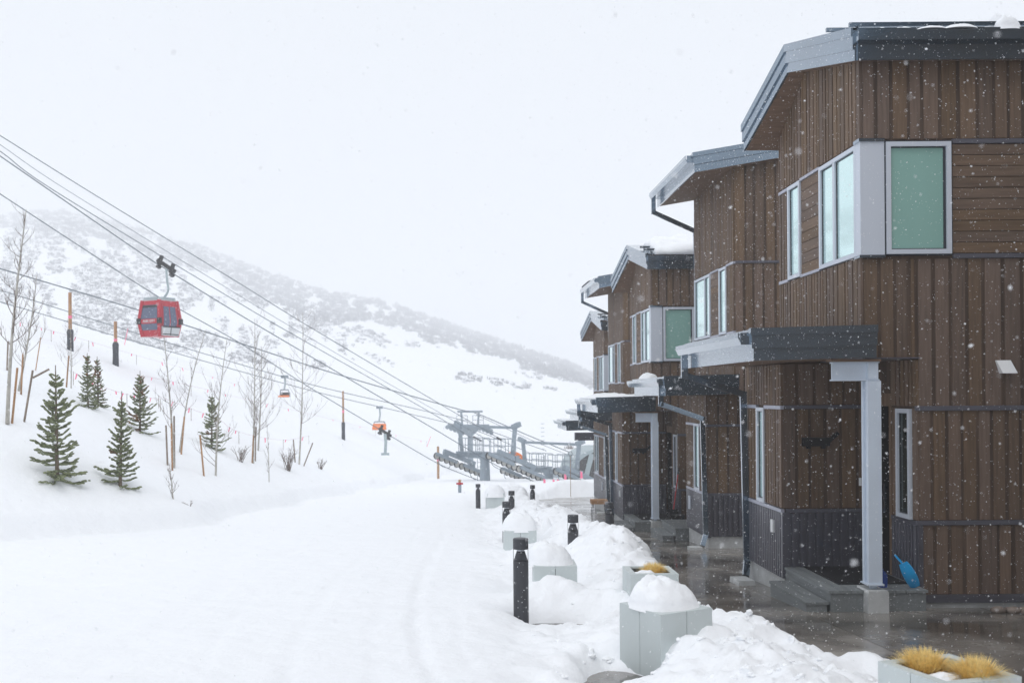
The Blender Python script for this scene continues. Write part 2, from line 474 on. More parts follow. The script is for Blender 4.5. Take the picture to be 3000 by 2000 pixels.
# clear the snow off inside planters' footprints and along house walls (it lies under them anyway)
for tr in TRACKS:
    P = []
    for (px, py) in tr:
        p = hit(px, py, 3.0, 60)
        P.append((p.x, p.y))
    P = np.array(P)
    for i in range(len(P) - 1):
        a, b = P[i], P[i + 1]
        d = b - a; L2 = (d ** 2).sum()
        t = np.clip(((GX - a[0]) * d[0] + (GY - a[1]) * d[1]) / L2, 0, 1)
        dist = np.hypot(GX - a[0] - t * d[0], GY - a[1] - t * d[1])
        GZ = GZ - (.022 if TRACKS.index(tr) in (2, 3) else .010) * np.exp(-(dist / .032) ** 2) * (GX < .3) + .0015 * np.exp(-((dist - .11) / .05) ** 2) * (GX < .3)
GZ = GZ + np.where((GX > -9) & (GX < .3) & (GY < 30), .014 * fbm(GX * 3.2, GY * 1.6, 4, 61), 0)
ny, nx = GX.shape
verts = np.stack([GX, GY, GZ], -1).reshape(-1, 3)
ii = (np.arange(ny - 1)[:, None] * nx + np.arange(nx - 1)[None, :]).reshape(-1)
faces = np.stack([ii, ii + 1, ii + nx + 1, ii + nx], -1)
me = bpy.data.meshes.new('snow_ground')
me.from_pydata(verts.tolist(), [], faces.tolist()); me.update()
me.polygons.foreach_set('use_smooth', [True] * len(me.polygons))
me.materials.append(M['snow'])
structure(link('snow_ground', me))

# churned chunks of snow lying on the strip
cm = MB()
for k in range(900):
    x = rng.uniform(.6, 3.2); y = 6.3 + 22 * rng.random() ** 1.5
    if rng.random() < .5: x = rng.uniform(2.2, 3.15)
    h = float(snow_h(x, y))
    if h < .06: continue
    r = rng.uniform(.012, .040) * (2.0 if rng.random() < .07 else 1)
    c = Vector((x, y, float(zbase(y)) + h - r * .25))
    n = 7; vs = []
    sq = (rng.uniform(.7, 1.5), rng.uniform(.7, 1.5), rng.uniform(.6, 1.1)); tl = (rng.uniform(-.5, .5), rng.uniform(-.5, .5))
    for j, (rr_, zz_) in enumerate([(.6, -.8), (1.0, -.15), (.9, .45), (.45, .85)]):
        for i in range(n):
            a = 2 * math.pi * i / n + j * .5
            q_ = rng.uniform(.6, 1.3)
            vs.append(c + Vector((math.cos(a) * rr_ * r * q_ * sq[0] + tl[0] * zz_ * r, math.sin(a) * rr_ * r * q_ * sq[1] + tl[1] * zz_ * r, zz_ * r * sq[2] * rng.uniform(.7, 1.2))))
    fs = [(j * n + i, j * n + (i + 1) % n, (j + 1) * n + (i + 1) % n, (j + 1) * n + i) for j in range(3) for i in range(n)]
    fs += [tuple(reversed(range(n))), tuple(range(3 * n, 4 * n))]
    cm.add(vs, fs)
o = obj('snow_chunks', cm, M['snowchunk'])
tag(o, 'loose broken snow chunks scattered over the churned strip beside the plaza', 'snow', kind='stuff')

# the plaza: a bed with poured slabs, 9 mm joints
def slab_quad(x0, x1, y0, y1, top, thick):
    z0, z1 = plaza_z(y0), plaza_z(y1)
    return MB().hexa([(x0,y0,z0-thick),(x1,y0,z0-thick),(x1,y1,z1-thick),(x0,y1,z1-thick)], [(x0,y0,z0+top),(x1,y0,z0+top),(x1,y1,z1+top),(x0,y1,z1+top)])
bed = obj('plaza', slab_quad(PL_X0, PL_X1, PL_Y0, PL_Y1, -.02, .3), M['concrete'])
structure(bed)
xs = [.2, 2.4, 4.28, 6.6, 9.2, 14.0]
ys = [2, 4.6, 7.2, 9.6, 11.6, 13.9, 16.6, 19.2, 21.8, 24.6, 27.4, 30.4, 33.6, 37, 41, 46, 52]
for i in range(len(xs) - 1):
    for j in range(len(ys) - 1):
        j9 = .006
        obj('paving_slab', slab_quad(xs[i] + j9, xs[i + 1] - j9, ys[j] + j9, ys[j + 1] - j9, 0.0, .018), M['wet'], bed)

# cobbles with melting snow by the nearest house's right wall
croot = thing('cobble_bed', 'patch of river cobbles with melting snow by the nearest house wall', 'cobbles', (7.4, 12.2, .0))
for k in range(46):
    x = rng.uniform(-.85, 1.9); y = rng.uniform(-.26, .22)
    if (x + .8) * .28 < abs(y) - .1: continue
    r = rng.uniform(.035, .075)
    c = Vector((x, y, plaza_z(12.2 + y) + r * .35))
    mb = MB(); n = 7; vs = []
    for j, (a_, b_) in enumerate([(.5, -.6), (1, -.1), (.85, .4), (.35, .7)]):
        for i in range(n):
            an = 2 * math.pi * i / n
            vs.append(c + Vector((math.cos(an) * a_ * r * 1.35, math.sin(an) * a_ * r * rng.uniform(.8, 1.1), b_ * r)))
    mb.add(vs, [(j*n+i, j*n+(i+1)%n, (j+1)*n+(i+1)%n, (j+1)*n+i) for j in range(3) for i in range(n)] + [tuple(reversed(range(n))), tuple(range(3*n, 4*n))])
    obj('cobble', mb, M['rock'], croot, smooth=True)

def mound(name, cx, cy, z0, rx, ry, hgt, seed, label, rz=0.0, pw=2.2, lump=.10, skew=(0, 0), cat='snow mound', group=None, res=30, material='snowpile', round_=2.0):
    """a heap of snow: closed lumpy dome standing on z0"""
    mb = MB(); vs = []; fs = []
    nr, na = 14, res + 14
    for i in range(nr + 1):
        t = i / nr
        for k in range(na):
            a = 2 * math.pi * k / na
            ca, sa = math.cos(a), math.sin(a)
            er = (abs(ca) ** round_ + abs(sa) ** round_) ** (-1 / round_)
            w = 1 + .10 * float(fbm(ca * 1.7 + seed, sa * 1.7, 3, seed))
            x = ca * er * rx * t * w; y = sa * er * ry * t * w
            z = hgt * max(0.0, 1 - t ** (pw + .5)) ** .62
            z += hgt * (lump + .05) * float(fbm(x * 5 / max(rx, .2) * .5 + seed, y * 5 / max(ry, .2) * .5, 4, seed + 3)) * (1 - t ** 4) * 2
            x += skew[0] * z; y += skew[1] * z
            vs.append((x, y, max(z, -.01 if t < 1 else -.02)))
    for i in range(nr):
        for k in range(na):
            fs.append((i * na + k, i * na + (k + 1) % na, (i + 1) * na + (k + 1) % na, (i + 1) * na + k))
    fs.append(tuple(reversed([nr * na + k for k in range(na)])))
    mb.add(vs, fs)
    o = obj(name, mb, M[material], None, (cx, cy, z0), smooth=True)
    o.rotation_euler = (0, 0, rz)
    return tag(o, label, cat, group)
mound('snow_mound', 7.8, 12.12, plaza_z(12.12) + .02, .55, .16, .09, 5, 'thin strip of melting snow on the cobbles by the house wall', lump=.35)

# ------------------------------------------------------------------ mountain behind, scrub oak on it
RT = [(-2500,760),(-900,690),(-300,650),(0,632),(125,617),(208,622),(298,643),(402,664),(476,688),(580,718),(700,766),(800,803),(900,838),(980,856),(1131,886),(1297,940),(1370,965),(1550,1026),(1659,1058),(1731,1092),(1900,1125),(2300,1160),(3200,1185),(5000,1190)]
RX = np.array([(p[0] - CX) / F for p in RT]); RV = np.array([-(p[1] + ROLL * (p[0] - CX) - CY) / F for p in RT])
T0, T1 = 240.0, 1050.0
def mount_z(a, s):
    """a = X/Y, s = 0 at the foot .. 1 on the ridge, beyond 1 the far side"""
    a = np.asarray(a, float); s = np.asarray(s, float)
    ridge = CAMZ + np.interp(a, RX, RV) * T1
    foot = float(zbase(130)) - 1.5 + 0 * a
    prof = np.where(s < 1, s ** .92, 1 - (s - 1) * 1.2)
    z = foot + (ridge - foot) * prof
    amp = np.clip((ridge - foot) / 60, .1, 1)
    Y = T0 + (T1 - T0) * s
    return z + amp * 7 * fbm(a * Y * .012, Y * .009, 3, 71) * np.clip(s * 3, 0, 1) * np.clip((1.02 - s) * 6, 0.12, 1)
ma = np.linspace(-1.1, 1.3, 260); ms = np.concatenate([np.linspace(0, 1.0, 150), np.linspace(1.03, 1.6, 14)])
A, S = np.meshgrid(ma, ms)
MY = T0 + (T1 - T0) * S; MX = A * MY; MZ = mount_z(A, S)
ny, nx = A.shape
ii = (np.arange(ny - 1)[:, None] * nx + np.arange(nx - 1)[None, :]).reshape(-1)
me = bpy.data.meshes.new('mountain')
me.from_pydata(np.stack([MX, MY, MZ], -1).reshape(-1, 3).tolist(), [], np.stack([ii, ii + 1, ii + nx + 1, ii + nx], -1).tolist()); me.update()
me.polygons.foreach_set('use_smooth', [True] * len(me.polygons))
me.materials.append(M['snowfar'])
structure(link('mountain', me))

sv, sf = [], []
def scrub(c, r, h, n):
    for k in range(n):
        a = rng.uniform(0, 2 * math.pi); q = math.sqrt(rng.random()) * r
        bx, by = c[0] + math.cos(a) * q * .55, c[1] + math.sin(a) * q * .55
        tx, ty = c[0] + math.cos(a) * q + rng.uniform(-.2, .2) * r, c[1] + math.sin(a) * q
        hh_ = h * rng.uniform(.6, 1.1) * math.sqrt(max(.1, 1 - (q / r) ** 2 * .75))
        w = r * rng.uniform(.018, .05)
        b2 = rng.uniform(0, math.pi); wx, wy = math.cos(b2) * w, math.sin(b2) * w
        n0 = len(sv)
        z0 = c[2] + rng.uniform(-.1, .35) * h
        sv.extend([(bx - wx, by - wy, z0), (bx + wx, by + wy, z0), (tx + wx * 1.3, ty + wy * 1.3, z0 + hh_ * .75), (tx, ty, c[2] + hh_ + .15 * h), (tx - wx * 1.3, ty - wy * 1.3, z0 + hh_ * .7)])
        sf.append((n0, n0 + 1, n0 + 2, n0 + 3, n0 + 4))
cnt = 0; tries = 0
def elev_s(a, f):
    """s at which the slope shows at fraction f of the way up from the horizon to the ridge"""
    ss = np.linspace(0, 1, 200); YY = T0 + (T1 - T0) * ss
    el = (mount_z(np.full(200, a), ss) - CAMZ) / YY
    el = np.maximum.accumulate(el)
    return float(np.interp(f, (el - el[0]) / max(1e-6, el[-1] - el[0]), ss))
ES = {}
while cnt < 18000 and tries < 260000:
    tries += 1
    px = rng.uniform(-150, 1800); a = (px - CX) / F
    f_ = rng.random()                                   # how far up the slope as seen
    key = int((px + 150) // 60)
    if key not in ES:
        fs_ = np.linspace(0, 1, 60); ES[key] = np.array([elev_s((key * 60 - 120 - CX) / F, q__) for q__ in fs_])
    s = float(np.interp(f_, np.linspace(0, 1, 60), ES[key]))
    Y = T0 + (T1 - T0) * s
    if Y < 250: continue
    n_ = float(fbm(px * .011, f_ * 7, 3, 91)); n2_ = float(fbm(px * .035, f_ * 20, 3, 97))
    lf = 1 - float(sstep(420, 950, px))
    top = float(sstep(.66, .88, f_ + .05 * n_ - .10 * lf)) * .85
    left = lf * float(sstep(.05, .30, f_)) * .62
    mid = .44 * (1 - float(sstep(900, 1250, px))) * float(sstep(.05, .2, f_))
    band = math.exp(-((f_ - .58 - .00022 * (px - 1500)) / .06) ** 2) * float(sstep(1150, 1400, px)) * .45
    d = max(left, mid, top, band, .09)
    if n_ * .9 + n2_ * 1.0 < (.52 - d) * 1.5: continue
    if rng.random() > .2 + d: continue
    if f_ < .35 and px > 1100 and rng.random() < .7: continue
    m_ = Y / F
    r = rng.uniform(3.6, 9.0) * m_ * (1.25 if top > .5 else 1)
    r = min(r, 4.2)
    scrub((a * Y, Y, float(mount_z(a, s)) - .2), r, r * rng.uniform(.8, 1.4), 17)
    cnt += 1
me = bpy.data.meshes.new('scrub_oak'); me.from_pydata(sv, [], sf); me.update(); me.materials.append(M['scrub'])
tag(link('scrub_oak', me), 'grey leafless scrub oak thicket covering the snowy mountain', 'scrub', kind='stuff')

# ================================================================== HOUSES
cube_me = {}
def cube_for(mname):
    if mname not in cube_me:
        me = MB().box(-.5, .5, -.5, .5, -.5, .5).mesh('board'); me.materials.append(M[mname]); cube_me[mname] = me
    return cube_me[mname]
class House:
    """builds in the coordinates of the nearest house; the root stands at the base corner b0 + off"""
    def __init__(self, label, off, b0, group='townhouses in a row along the plaza'):
        self.b0 = Vector(b0)
        self.root = thing('townhouse', label, 'house', Vector(off) + self.b0, 0, group)
        self.off = Vector(off)
    def part(self, name, mb, mname, parent=None, smooth=False):
        if parent is None:
            return obj(name, mb, M[mname], self.root, -self.b0, smooth)
        return obj(name, mb, M[mname], parent, (0, 0, 0), smooth)
    def board(self, x0, x1, y0, y1, z0, z1, mname='wood_v', name='board'):
        o = link(name, cube_for(mname), self.root, Vector(((x0+x1)/2, (y0+y1)/2, (z0+z1)/2)) - self.b0)
        o.scale = (x1 - x0, y1 - y0, z1 - z0)
        return o
    def boards_front(self, y, x0, x1, z0, z1, rs, wide=(.125, .20), gap=.05):
        x = x0
        while x < x1 - .01:
            w = rs.uniform(*wide)
            e = min(x + w, x1)
            if x1 - e < .05: e = x1
            zt = z1(x) if callable(z1) else z1
            self.board(x, e, y - .011 - rs.uniform(0, .005), y + .004, z0, zt)
            x = e + gap * rs.uniform(.8, 1.15)
    def boards_side(self, x, y0, y1, z0, z1, rs, wide=(.055, .125), gap=.033):
        y = y0
        while y < y1 - .01:
            w = rs.uniform(*wide)
            e = min(y + w, y1)
            if y1 - e < .04: e = y1
            zt = (lambda f: min(f(y), f(e)) + .03)(z1) if callable(z1) else z1
            self.board(x - .030 - rs.uniform(0, .006), x + .004, y, e, z0, zt)
            y = e + gap * rs.uniform(.8, 1.15)
    def planks_front(self, y, x0, x1, z0, z1, n):
        h = (z1 - z0) / n
        for i in range(n):
            self.board(x0, x1, y - .022, y + .004, z0 + i * h + .005, z0 + (i + 1) * h - .005, 'wood_h')
    def planks_side(self, x, y0, y1, z0, z1, n):
        h = (z1 - z0) / n
        for i in range(n):
            self.board(x - .022, x + .004, y0, y1, z0 + i * h + .004, z0 + (i + 1) * h - .004, 'wood_h')
    def window_side(self, x, y0, y1, z0, z1, mull=(), glass='glass_side'):
        """window in a wall facing the street; frame proud of the wall plane"""
        b = .055; f = MB(); xo, xi = x - .05, x + .03
        f.box(xo, xi, y0, y0 + b, z0, z1); f.box(xo, xi, y1 - b, y1, z0, z1)
        f.box(xo, xi, y0 + b, y1 - b, z0, z0 + b); f.box(xo, xi, y0 + b, y1 - b, z1 - b, z1)
        for m_ in mull: f.box(xo + .004, xi, m_ - .035, m_ + .035, z0 + b, z1 - b)
        fr = self.part('window', f, 'frame')
        ys_ = [y0 + b] + sorted(mull) + [y1 - b]
        for i in range(len(ys_) - 1):
            a = ys_[i] + (.035 if i else 0); c = ys_[i + 1] - (.035 if i < len(ys_) - 2 else 0)
            g = MB().box(x - .012, x + .02, a, c, z0 + b, z1 - b)
            self.part('pane', g, glass, fr)
            k = .012; g2 = MB(); xa, xb_ = x - .022, x - .008
            g2.box(xa, xb_, a, a + k, z0 + b, z1 - b); g2.box(xa, xb_, c - k, c, z0 + b, z1 - b); g2.box(xa, xb_, a + k, c - k, z1 - b - k, z1 - b); g2.box(xa, xb_, a + k, c - k, z0 + b, z0 + b + k)
            self.part('gasket', g2, 'gasket', fr)
        return fr
    def window_front(self, y, x0, x1, z0, z1, glass='glass_front'):
        b = .058; f = MB(); yo, yi = y - .05, y + .03
        f.box(x0, x0 + b, yo, yi, z0, z1); f.box(x1 - b, x1, yo, yi, z0, z1)
        f.box(x0 + b, x1 - b, yo, yi, z0, z0 + b); f.box(x0 + b, x1 - b, yo, yi, z1 - b, z1)
        fr = self.part('window', f, 'frame')
        g = MB().box(x0 + b, x1 - b, y - .006, y - .001, z0 + b, z1 - b)
        self.part('pane', g, glass, fr)
        if glass == 'glass_clear':
            self.part('blind', MB().box(x0 + b + .03, x1 - b - .012, y + .075, y + .085, z0 + b, z1 - b - .16), 'blind', fr)
            self.part('blind_roll', MB().poly([(x0 + b + .02, y + .10, z1 - b - .05), (x1 - b - .02, y + .10, z1 - b - .05)], .03, 10), 'blind', fr)
        k = .014; g2 = MB()
        g2.box(x0 + b, x0 + b + k, y - .02, y - .003, z0 + b, z1 - b); g2.box(x1 - b - k * 2.2, x1 - b, y - .02, y - .003, z0 + b, z1 - b)
        g2.box(x0 + b + k, x1 - b - k * 2.2, y - .02, y - .003, z1 - b - k, z1 - b); g2.box(x0 + b + k, x1 - b - k * 2.2, y - .02, y - .003, z0 + b, z0 + b + k)
        e = .018; g2.box(x0 - e, x0, y - .03, y + .01, z0 - e, z1 + e); g2.box(x1, x1 + e, y - .03, y + .01, z0 - e, z1 + e)
        g2.box(x0, x1, y - .03, y + .01, z1, z1 + e); g2.box(x0, x1, y - .03, y + .01, z0 - e, z0)
        self.part('gasket', g2, 'gasket', fr)
    def corrugated(self, face, plane, a0, a1, z0, z1, pitch=.085, depth=.036):
        prof = []; n = max(1, int(round((a1 - a0) / pitch))); p = (a1 - a0) / n
        for i in range(n):
            s = a0 + i * p
            prof += [(s, 0), (s + p * .38, 0), (s + p * .5, -depth), (s + p * .88, -depth)]
        prof.append((a1, 0))
        mb = MB(); vs = []; fs = []
        for (a, d) in prof:
            for z in (z0, z1):
                vs.append((plane + d, a, z) if face == 'side' else (a, plane + d, z))
        for i in range(len(prof) - 1):
            fs.append((2*i, 2*i+2, 2*i+3, 2*i+1))
        mb.add(vs, fs)
        return self.part('corrugated_cladding', mb, 'zinc')
    def band_front(self, y, x0, x1, z, h=.05, name='trim_band', m='band', p=.035):
        return self.part(name, MB().box(x0, x1, y - p, y + .004, z - h / 2, z + h / 2), m)
    def band_side(self, x, y0, y1, z, h=.05, name='trim_band', m='trim', p=.045):
        return self.part(name, MB().box(x - p, x + .004, y0, y1, z - h / 2, z + h / 2), m)
    def downspout(self, pts, w=.10):
        mb = MB()
        P_ = [Vector(p) for p in pts]
        for i in range(len(P_) - 1):
            d = (P_[i + 1] - P_[i]).normalized()
            a = P_[i] - d * (w * .42 if i else 0); b = P_[i + 1] + d * (w * .42 if i < len(P_) - 2 else 0)
            up = (0, 1, 0)
            mb.beam(a, b, w, w * .62 - .004 * i, up)
        return self.part('downspout', mb, 'metal')
    def shed_canopy(self, x0, x1, y0, y1, zb, rise, gx, name='canopy'):
        """shed roof falling towards the street: x0 street edge, x1 wall; zb underside at x0; rise over its depth"""
        def zz(x): return zb + rise * (x - x0) / (x1 - x0)
        t = .37
        slab = MB().hexa([(x0+.03,y0+.05,zz(x0)+.012),(x1,y0+.05,zz(x1)+.012),(x1,y1-.04,zz(x1)+.012),(x0+.03,y1-.04,zz(x0)+.012)],
                         [(x0+.03,y0+.05,zz(x0)+t-.02),(x1,y0+.05,zz(x1)+t-.02),(x1,y1-.04,zz(x1)+t-.02),(x0+.03,y1-.04,zz(x0)+t-.02)])
        c = self.part(name, slab, 'cedar')
        def strip(z0, z1, y_a, y_b, xa, xb_, nm, m='metal'):
            s = MB().hexa([(xa,y_a,zz(xa)+z0),(xb_,y_a,zz(xb_)+z0),(xb_,y_b,zz(xb_)+z0),(xa,y_b,zz(xa)+z0)], [(xa,y_a,zz(xa)+z1),(xb_,y_a,zz(xb_)+z1),(xb_,y_b,zz(xb_)+z1),(xa,y_b,zz(xa)+z1)])
            self.part(nm, s, m, c)
        strip(0, .15, y0 + .02, y0 + .05, x0, x1, 'fascia')
        strip(.15, .31, y0 - .01, y0 + .05, x0 - .03, x1, 'fascia')
        strip(.31, .40, y0 - .035, y0 + .05, x0 - .05, x1, 'drip_edge')
        strip(.355, .385, y0 + .05, y1 - .02, x0 - .05, x1, 'roof_sheet')
        # street side fascia and box gutter
        self.part('fascia', MB().box(x0, x0 + .03, y0 + .05, y1 - .01, zb, zb + .19), 'metal', c)
        self.part('fascia', MB().box(x0 - .02, x0 + .028, y0 + .05, y1 - .01, zb + .19, zb + .36), 'metal', c)
        g = MB(); ga, gb = gx, x0 - .021
        prof = [(gb, zb + .20), (gb, zb + .345), (gb - .008, zb + .345), (gb - .008, zb + .215), (ga + .05, zb + .215), (ga + .012, zb + .29), (ga + .012, zb + .345), (ga, zb + .345), (ga, zb + .285), (ga + .042, zb + .20)]
        g.extrude(prof, 'y', y0 + .06, y1 + .06)
        self.part('gutter', g, 'metal', c)
        g2 = MB().box(ga + .03, gb, y0 + .045, y0 + .059, zb + .2, zb + .345); self.part('gutter_end', g2, 'metal', c)
        return c
    def deck(self, x0, x1, y0, y1, zt, zb, horiz=False):
        d = self.part('deck', MB().box(x0 + .02, x1 - .02, y0 + .02, y1, zb, zt - .035), 'deck')
        n = max(1, int(round((x1 - x0) / .14))); w = (x1 - x0) / n
        for i in range(n):
            o = link('plank', cube_for('deck'), d, ((x0 + i * w + x0 + (i + 1) * w) / 2, (y0 + y1) / 2, zt - .0175))
            o.scale = (w - .006, y1 - y0, .034)
        return d

def house_a(label, off, seed, lod=0, xmax=9.6, lower=True):
    rs = random.Random(seed)
    H = House(label, off, (5.16, 12.63, 0.0))
    UX, UY0, UY1 = 5.16, 12.63, 15.80
    Z_SILL, Z_HEAD, Z_BOT = 4.47, 5.90, 3.18
    def soff(y): return 6.885 + (y - 12.45) * (7.43 - 6.885) / 2.15 if y < 14.6 else 7.43 - (y - 14.6) * (7.43 - 6.63) / 1.4
    # wall bodies
    H.part('upper_wall', MB().extrude([(UY0 + .30, Z_BOT), (UY1, Z_BOT), (UY1, soff(UY1) + .06), (14.6, 7.48), (UY0 + .30, soff(UY0 + .30) + .06)], 'x', UX, xmax), 'wood_core')
    fw = MB()                                    # front wall leaf with the window left open
    fw.box(UX, 5.46, UY0, UY0 + .299, Z_BOT, 6.99); fw.box(6.23, xmax, UY0, UY0 + .299, Z_BOT, 6.99)
    fw.box(5.46, 6.23, UY0, UY0 + .299, Z_BOT, Z_SILL + .03); fw.box(5.46, 6.23, UY0, UY0 + .299, Z_HEAD - .03, 6.99)
    H.part('front_wall', fw, 'wood_core')
    H.part('overhang_soffit', MB().box(UX - .02, 5.86, UY0 - .02, 14.1, Z_BOT - .02, Z_BOT - .002), 'zinc')
    H.part('lower_wall', MB().box(5.85, xmax, UY0, UY1, .12, Z_BOT - .002), 'wood_core')
    # front face
    H.boards_front(UY0, UX + .005, xmax, Z_HEAD + .045, 6.97, rs)
    H.part('corner_panel', MB().box(UX - .05, 5.415, UY0 - .05, UY0 + .004, Z_SILL, Z_HEAD), 'frame')
    H.part('corner_panel', MB().box(UX - .05, UX + .004, UY0 + .0045, 12.735, Z_SILL, Z_HEAD), 'frame')
    H.part('corner_flashing', MB().box(UX - .07, 5.415, UY0 - .07, UY0 + .12, Z_HEAD, Z_HEAD + .04), 'metal')
    H.part('corner_flashing', MB().box(UX - .07, 5.415, UY0 - .07, UY0 + .12, Z_SILL - .035, Z_SILL), 'metal')
    H.window_front(UY0 - .02, 5.435, 6.255, Z_SILL + .01, Z_HEAD - .005)
    H.band_front(UY0, 6.29, xmax, Z_HEAD + .005, .055)
    H.band_front(UY0, 6.29, xmax, Z_SILL - .015, .055)
    H.planks_front(UY0, 6.29, xmax, Z_SILL + .02, Z_HEAD - .03, 10)
    H.boards_front(UY0, UX + .005, 5.80, Z_BOT, Z_SILL - .05, rs)
    H.boards_front(UY0, 5.85, xmax, 2.56, Z_SILL - .05, rs)
    H.band_front(UY0, 5.80, xmax, 2.53, .06)
    H.boards_front(UY0, 5.85, xmax, 1.115, 2.495, rs)
    H.band_front(UY0, 5.80, xmax, 1.08, .055)
    H.boards_front(UY0, 5.85, xmax, .175, 1.045, rs)
    H.part('base_flashing', MB().box(5.82, xmax, UY0 - .035, UY0 + .004, .07, .172), 'zinc')
    H.part('foundation', MB().box(5.88, xmax, UY0 + .01, UY1, -.4, .118), 'concrete')
    if seed == 1:
        H.part('vent_cover', MB().hexa([(6.86,UY0-.12,2.965),(7.045,UY0-.12,2.965),(7.045,UY0-.025,2.965),(6.86,UY0-.025,2.965)], [(6.81,UY0-.05,3.13),(6.995,UY0-.05,3.13),(6.995,UY0-.025,3.13),(6.81,UY0-.025,3.13)]), 'white')
    # street face, upper storey
    H.boards_side(UX, UY0 + .0, UY1, Z_HEAD + .03, soff, rs)
    H.window_side(UX, 12.74, 14.035, Z_SILL, Z_HEAD, (13.49,))
    H.band_side(UX, 14.04, 14.825, Z_HEAD + .0, .04); H.band_side(UX, 14.04, 14.825, Z_SILL, .04)
    H.planks_side(UX, 14.05, 14.82, Z_SILL + .022, Z_HEAD - .022, 9)
    H.window_side(UX, 14.83, 15.37, Z_SILL, Z_HEAD)
    H.band_side(UX, 15.375, UY1, Z_HEAD - .02, .045); H.band_side(UX, 15.375, UY1, Z_SILL + .0, .045)
    H.boards_side(UX, 15.38, UY1, Z_SILL + .025, Z_HEAD - .045, rs)
    H.boards_side(UX, UY0 + .0, UY1, Z_BOT, Z_SILL - .025, rs)
    # roof
    rx = lambda y: np.interp(y, [12.45, 14.6, 16.0], [5.0, 4.87, 4.63])
    ys_ = [12.45, 14.6, 16.0]; zb_ = [6.885, 7.43, 6.63]
    T = .36
    mb = MB()
    bot = [(rx(y) + .03, y, z) for y, z in zip(ys_, zb_)] + [(xmax + .4, y, z) for y, z in zip(ys_, zb_)]
    top = [(p[0], p[1], p[2] + T) for p in bot]
    mb.add(bot + top, [(0,3,4,1),(1,4,5,2),(6,7,10,9),(7,8,11,10),(0,1,7,6),(1,2,8,7),(3,9,10,4),(4,10,11,5),(0,6,9,3),(2,5,11,8)])
    roof = H.part('roof', mb, 'cedar')
    def rake(a0, a1, dx, nm='rake_fascia'):
        for i in (0, 1):
            y0_, y1_ = ys_[i], ys_[i + 1]
            xa, xc = rx(y0_), rx(y1_)
            r = MB().hexa([(xa+.03-dx,y0_,zb_[i]+a0),(xa+.03,y0_,zb_[i]+a0),(xc+.03,y1_,zb_[i+1]+a0),(xc+.03-dx,y1_,zb_[i+1]+a0)], [(xa+.03-dx,y0_,zb_[i]+a1),(xa+.03,y0_,zb_[i]+a1),(xc+.03,y1_,zb_[i+1]+a1),(xc+.03-dx,y1_,zb_[i+1]+a1)])
            H.part(nm, r, 'metal', roof)
    rake(-.004, .135, .03); rake(.135, .30, .055); rake(.30, .41, .075, 'rake_cap')
    e = MB().box(5.0 + .03, xmax + .4, 12.42, 12.45, 6.88, 7.10); H.part('eave_fascia', e, 'metal', roof)
    e = MB().box(5.0, xmax + .4, 12.33, 12.45, 7.10, 7.225); H.part('eave_gutter', e, 'metal', roof)
    e = MB()
    for i in (0, 1):
        e.hexa([(rx(ys_[i]) - .02, ys_[i], zb_[i] + T + .02), (xmax + .4, ys_[i], zb_[i] + T + .02), (xmax + .4, ys_[i+1], zb_[i+1] + T + .02), (rx(ys_[i+1]) - .02, ys_[i+1], zb_[i+1] + T + .02)],
               [(rx(ys_[i]) - .02, ys_[i], zb_[i] + T + .045), (xmax + .4, ys_[i], zb_[i] + T + .045), (xmax + .4, ys_[i+1], zb_[i+1] + T + .045), (rx(ys_[i+1]) - .02, ys_[i+1], zb_[i+1] + T + .045)])
    H.part('roof_sheet', e, 'metal', roof)
    for k, (yy, dz) in enumerate([(12.75, .0), (13.35, .0)]):
        g = MB(); zt = soff(yy) + T + .05
        x_a = 5.05 if k == 0 else 4.98
        g.box(x_a, xmax, yy - .02, yy + .02, zt + .045, zt + .095); g.box(x_a + .1, xmax, yy - .018, yy + .018, zt - .01, zt + .012)
        x = x_a + .1
        while x < xmax: g.box(x, x + .03, yy + .021, yy + .05, zt - .03, zt + .09); x += .62
        H.part('snow_guard', g, 'metal', roof)
    if not lower: return H
    # lower box standing out to the street, porch beside it
    BX, BY0, BY1 = 4.61, 14.10, 15.84
    H.part('porch_wall', MB().box(BX, 5.86, BY0, BY1, .12, 3.16), 'wood_core')
    H.boards_side(BX, BY0 + .0, BY1, 2.56, 3.14, rs)
    H.band_side(BX, BY0 - .02, 14.85, 2.53, .05); H.band_side(BX, 15.24, BY1, 2.53, .05)
    H.boards_side(BX, BY0, 14.85, 1.11, 2.50, rs); H.boards_side(BX, 15.24, BY1, 1.11, 2.50, rs)
    H.window_side(BX, 14.86, 15.23, 1.10, 2.52)
    H.band_side(BX, BY0 - .02, BY1, 1.07, .05)
    H.corrugated('side', BX - .004, BY0 + .03, BY1, .12, 1.04)
    H.part('corner_trim', MB().box(BX - .032, BX + .05, BY0 - .032, BY0 + .03, .12, 1.045), 'zinc')
    H.part('foundation', MB().box(BX + .01, 5.8, BY0 + .02, BY1 - .01, -.6, .118), 'concrete')
    H.part('outlet_cover', MB().box(BX - .06, BX - .03, 14.42, 14.52, .72, .90), 'white')
    H.boards_front(BY0, BX, 5.78, 2.57, 3.14, rs)
    H.band_front(BY0, BX + .01, 5.80, 2.535, .05)
    H.boards_front(BY0, BX, 5.78, 1.11, 2.50, rs)
    H.band_front(BY0, BX + .02, 5.80, 1.07, .05)
    H.corrugated('front', BY0 - .004, BX + .05, 5.80, .28, 1.04, .11, .045)
    br = MB().box(4.86, 5.24, BY0 - .09, BY0 - .03, 1.985, 2.105); br.beam((5.2, BY0 - .07, 2.03), (5.36, BY0 - .07, 2.17), .03, .05)
    br.box(4.92, 4.97, BY0 - .08, BY0 - .03, 1.95, 1.985); br.box(5.13, 5.18, BY0 - .08, BY0 - .03, 1.95, 1.985)
    H.part('wall_bracket', br, 'black')
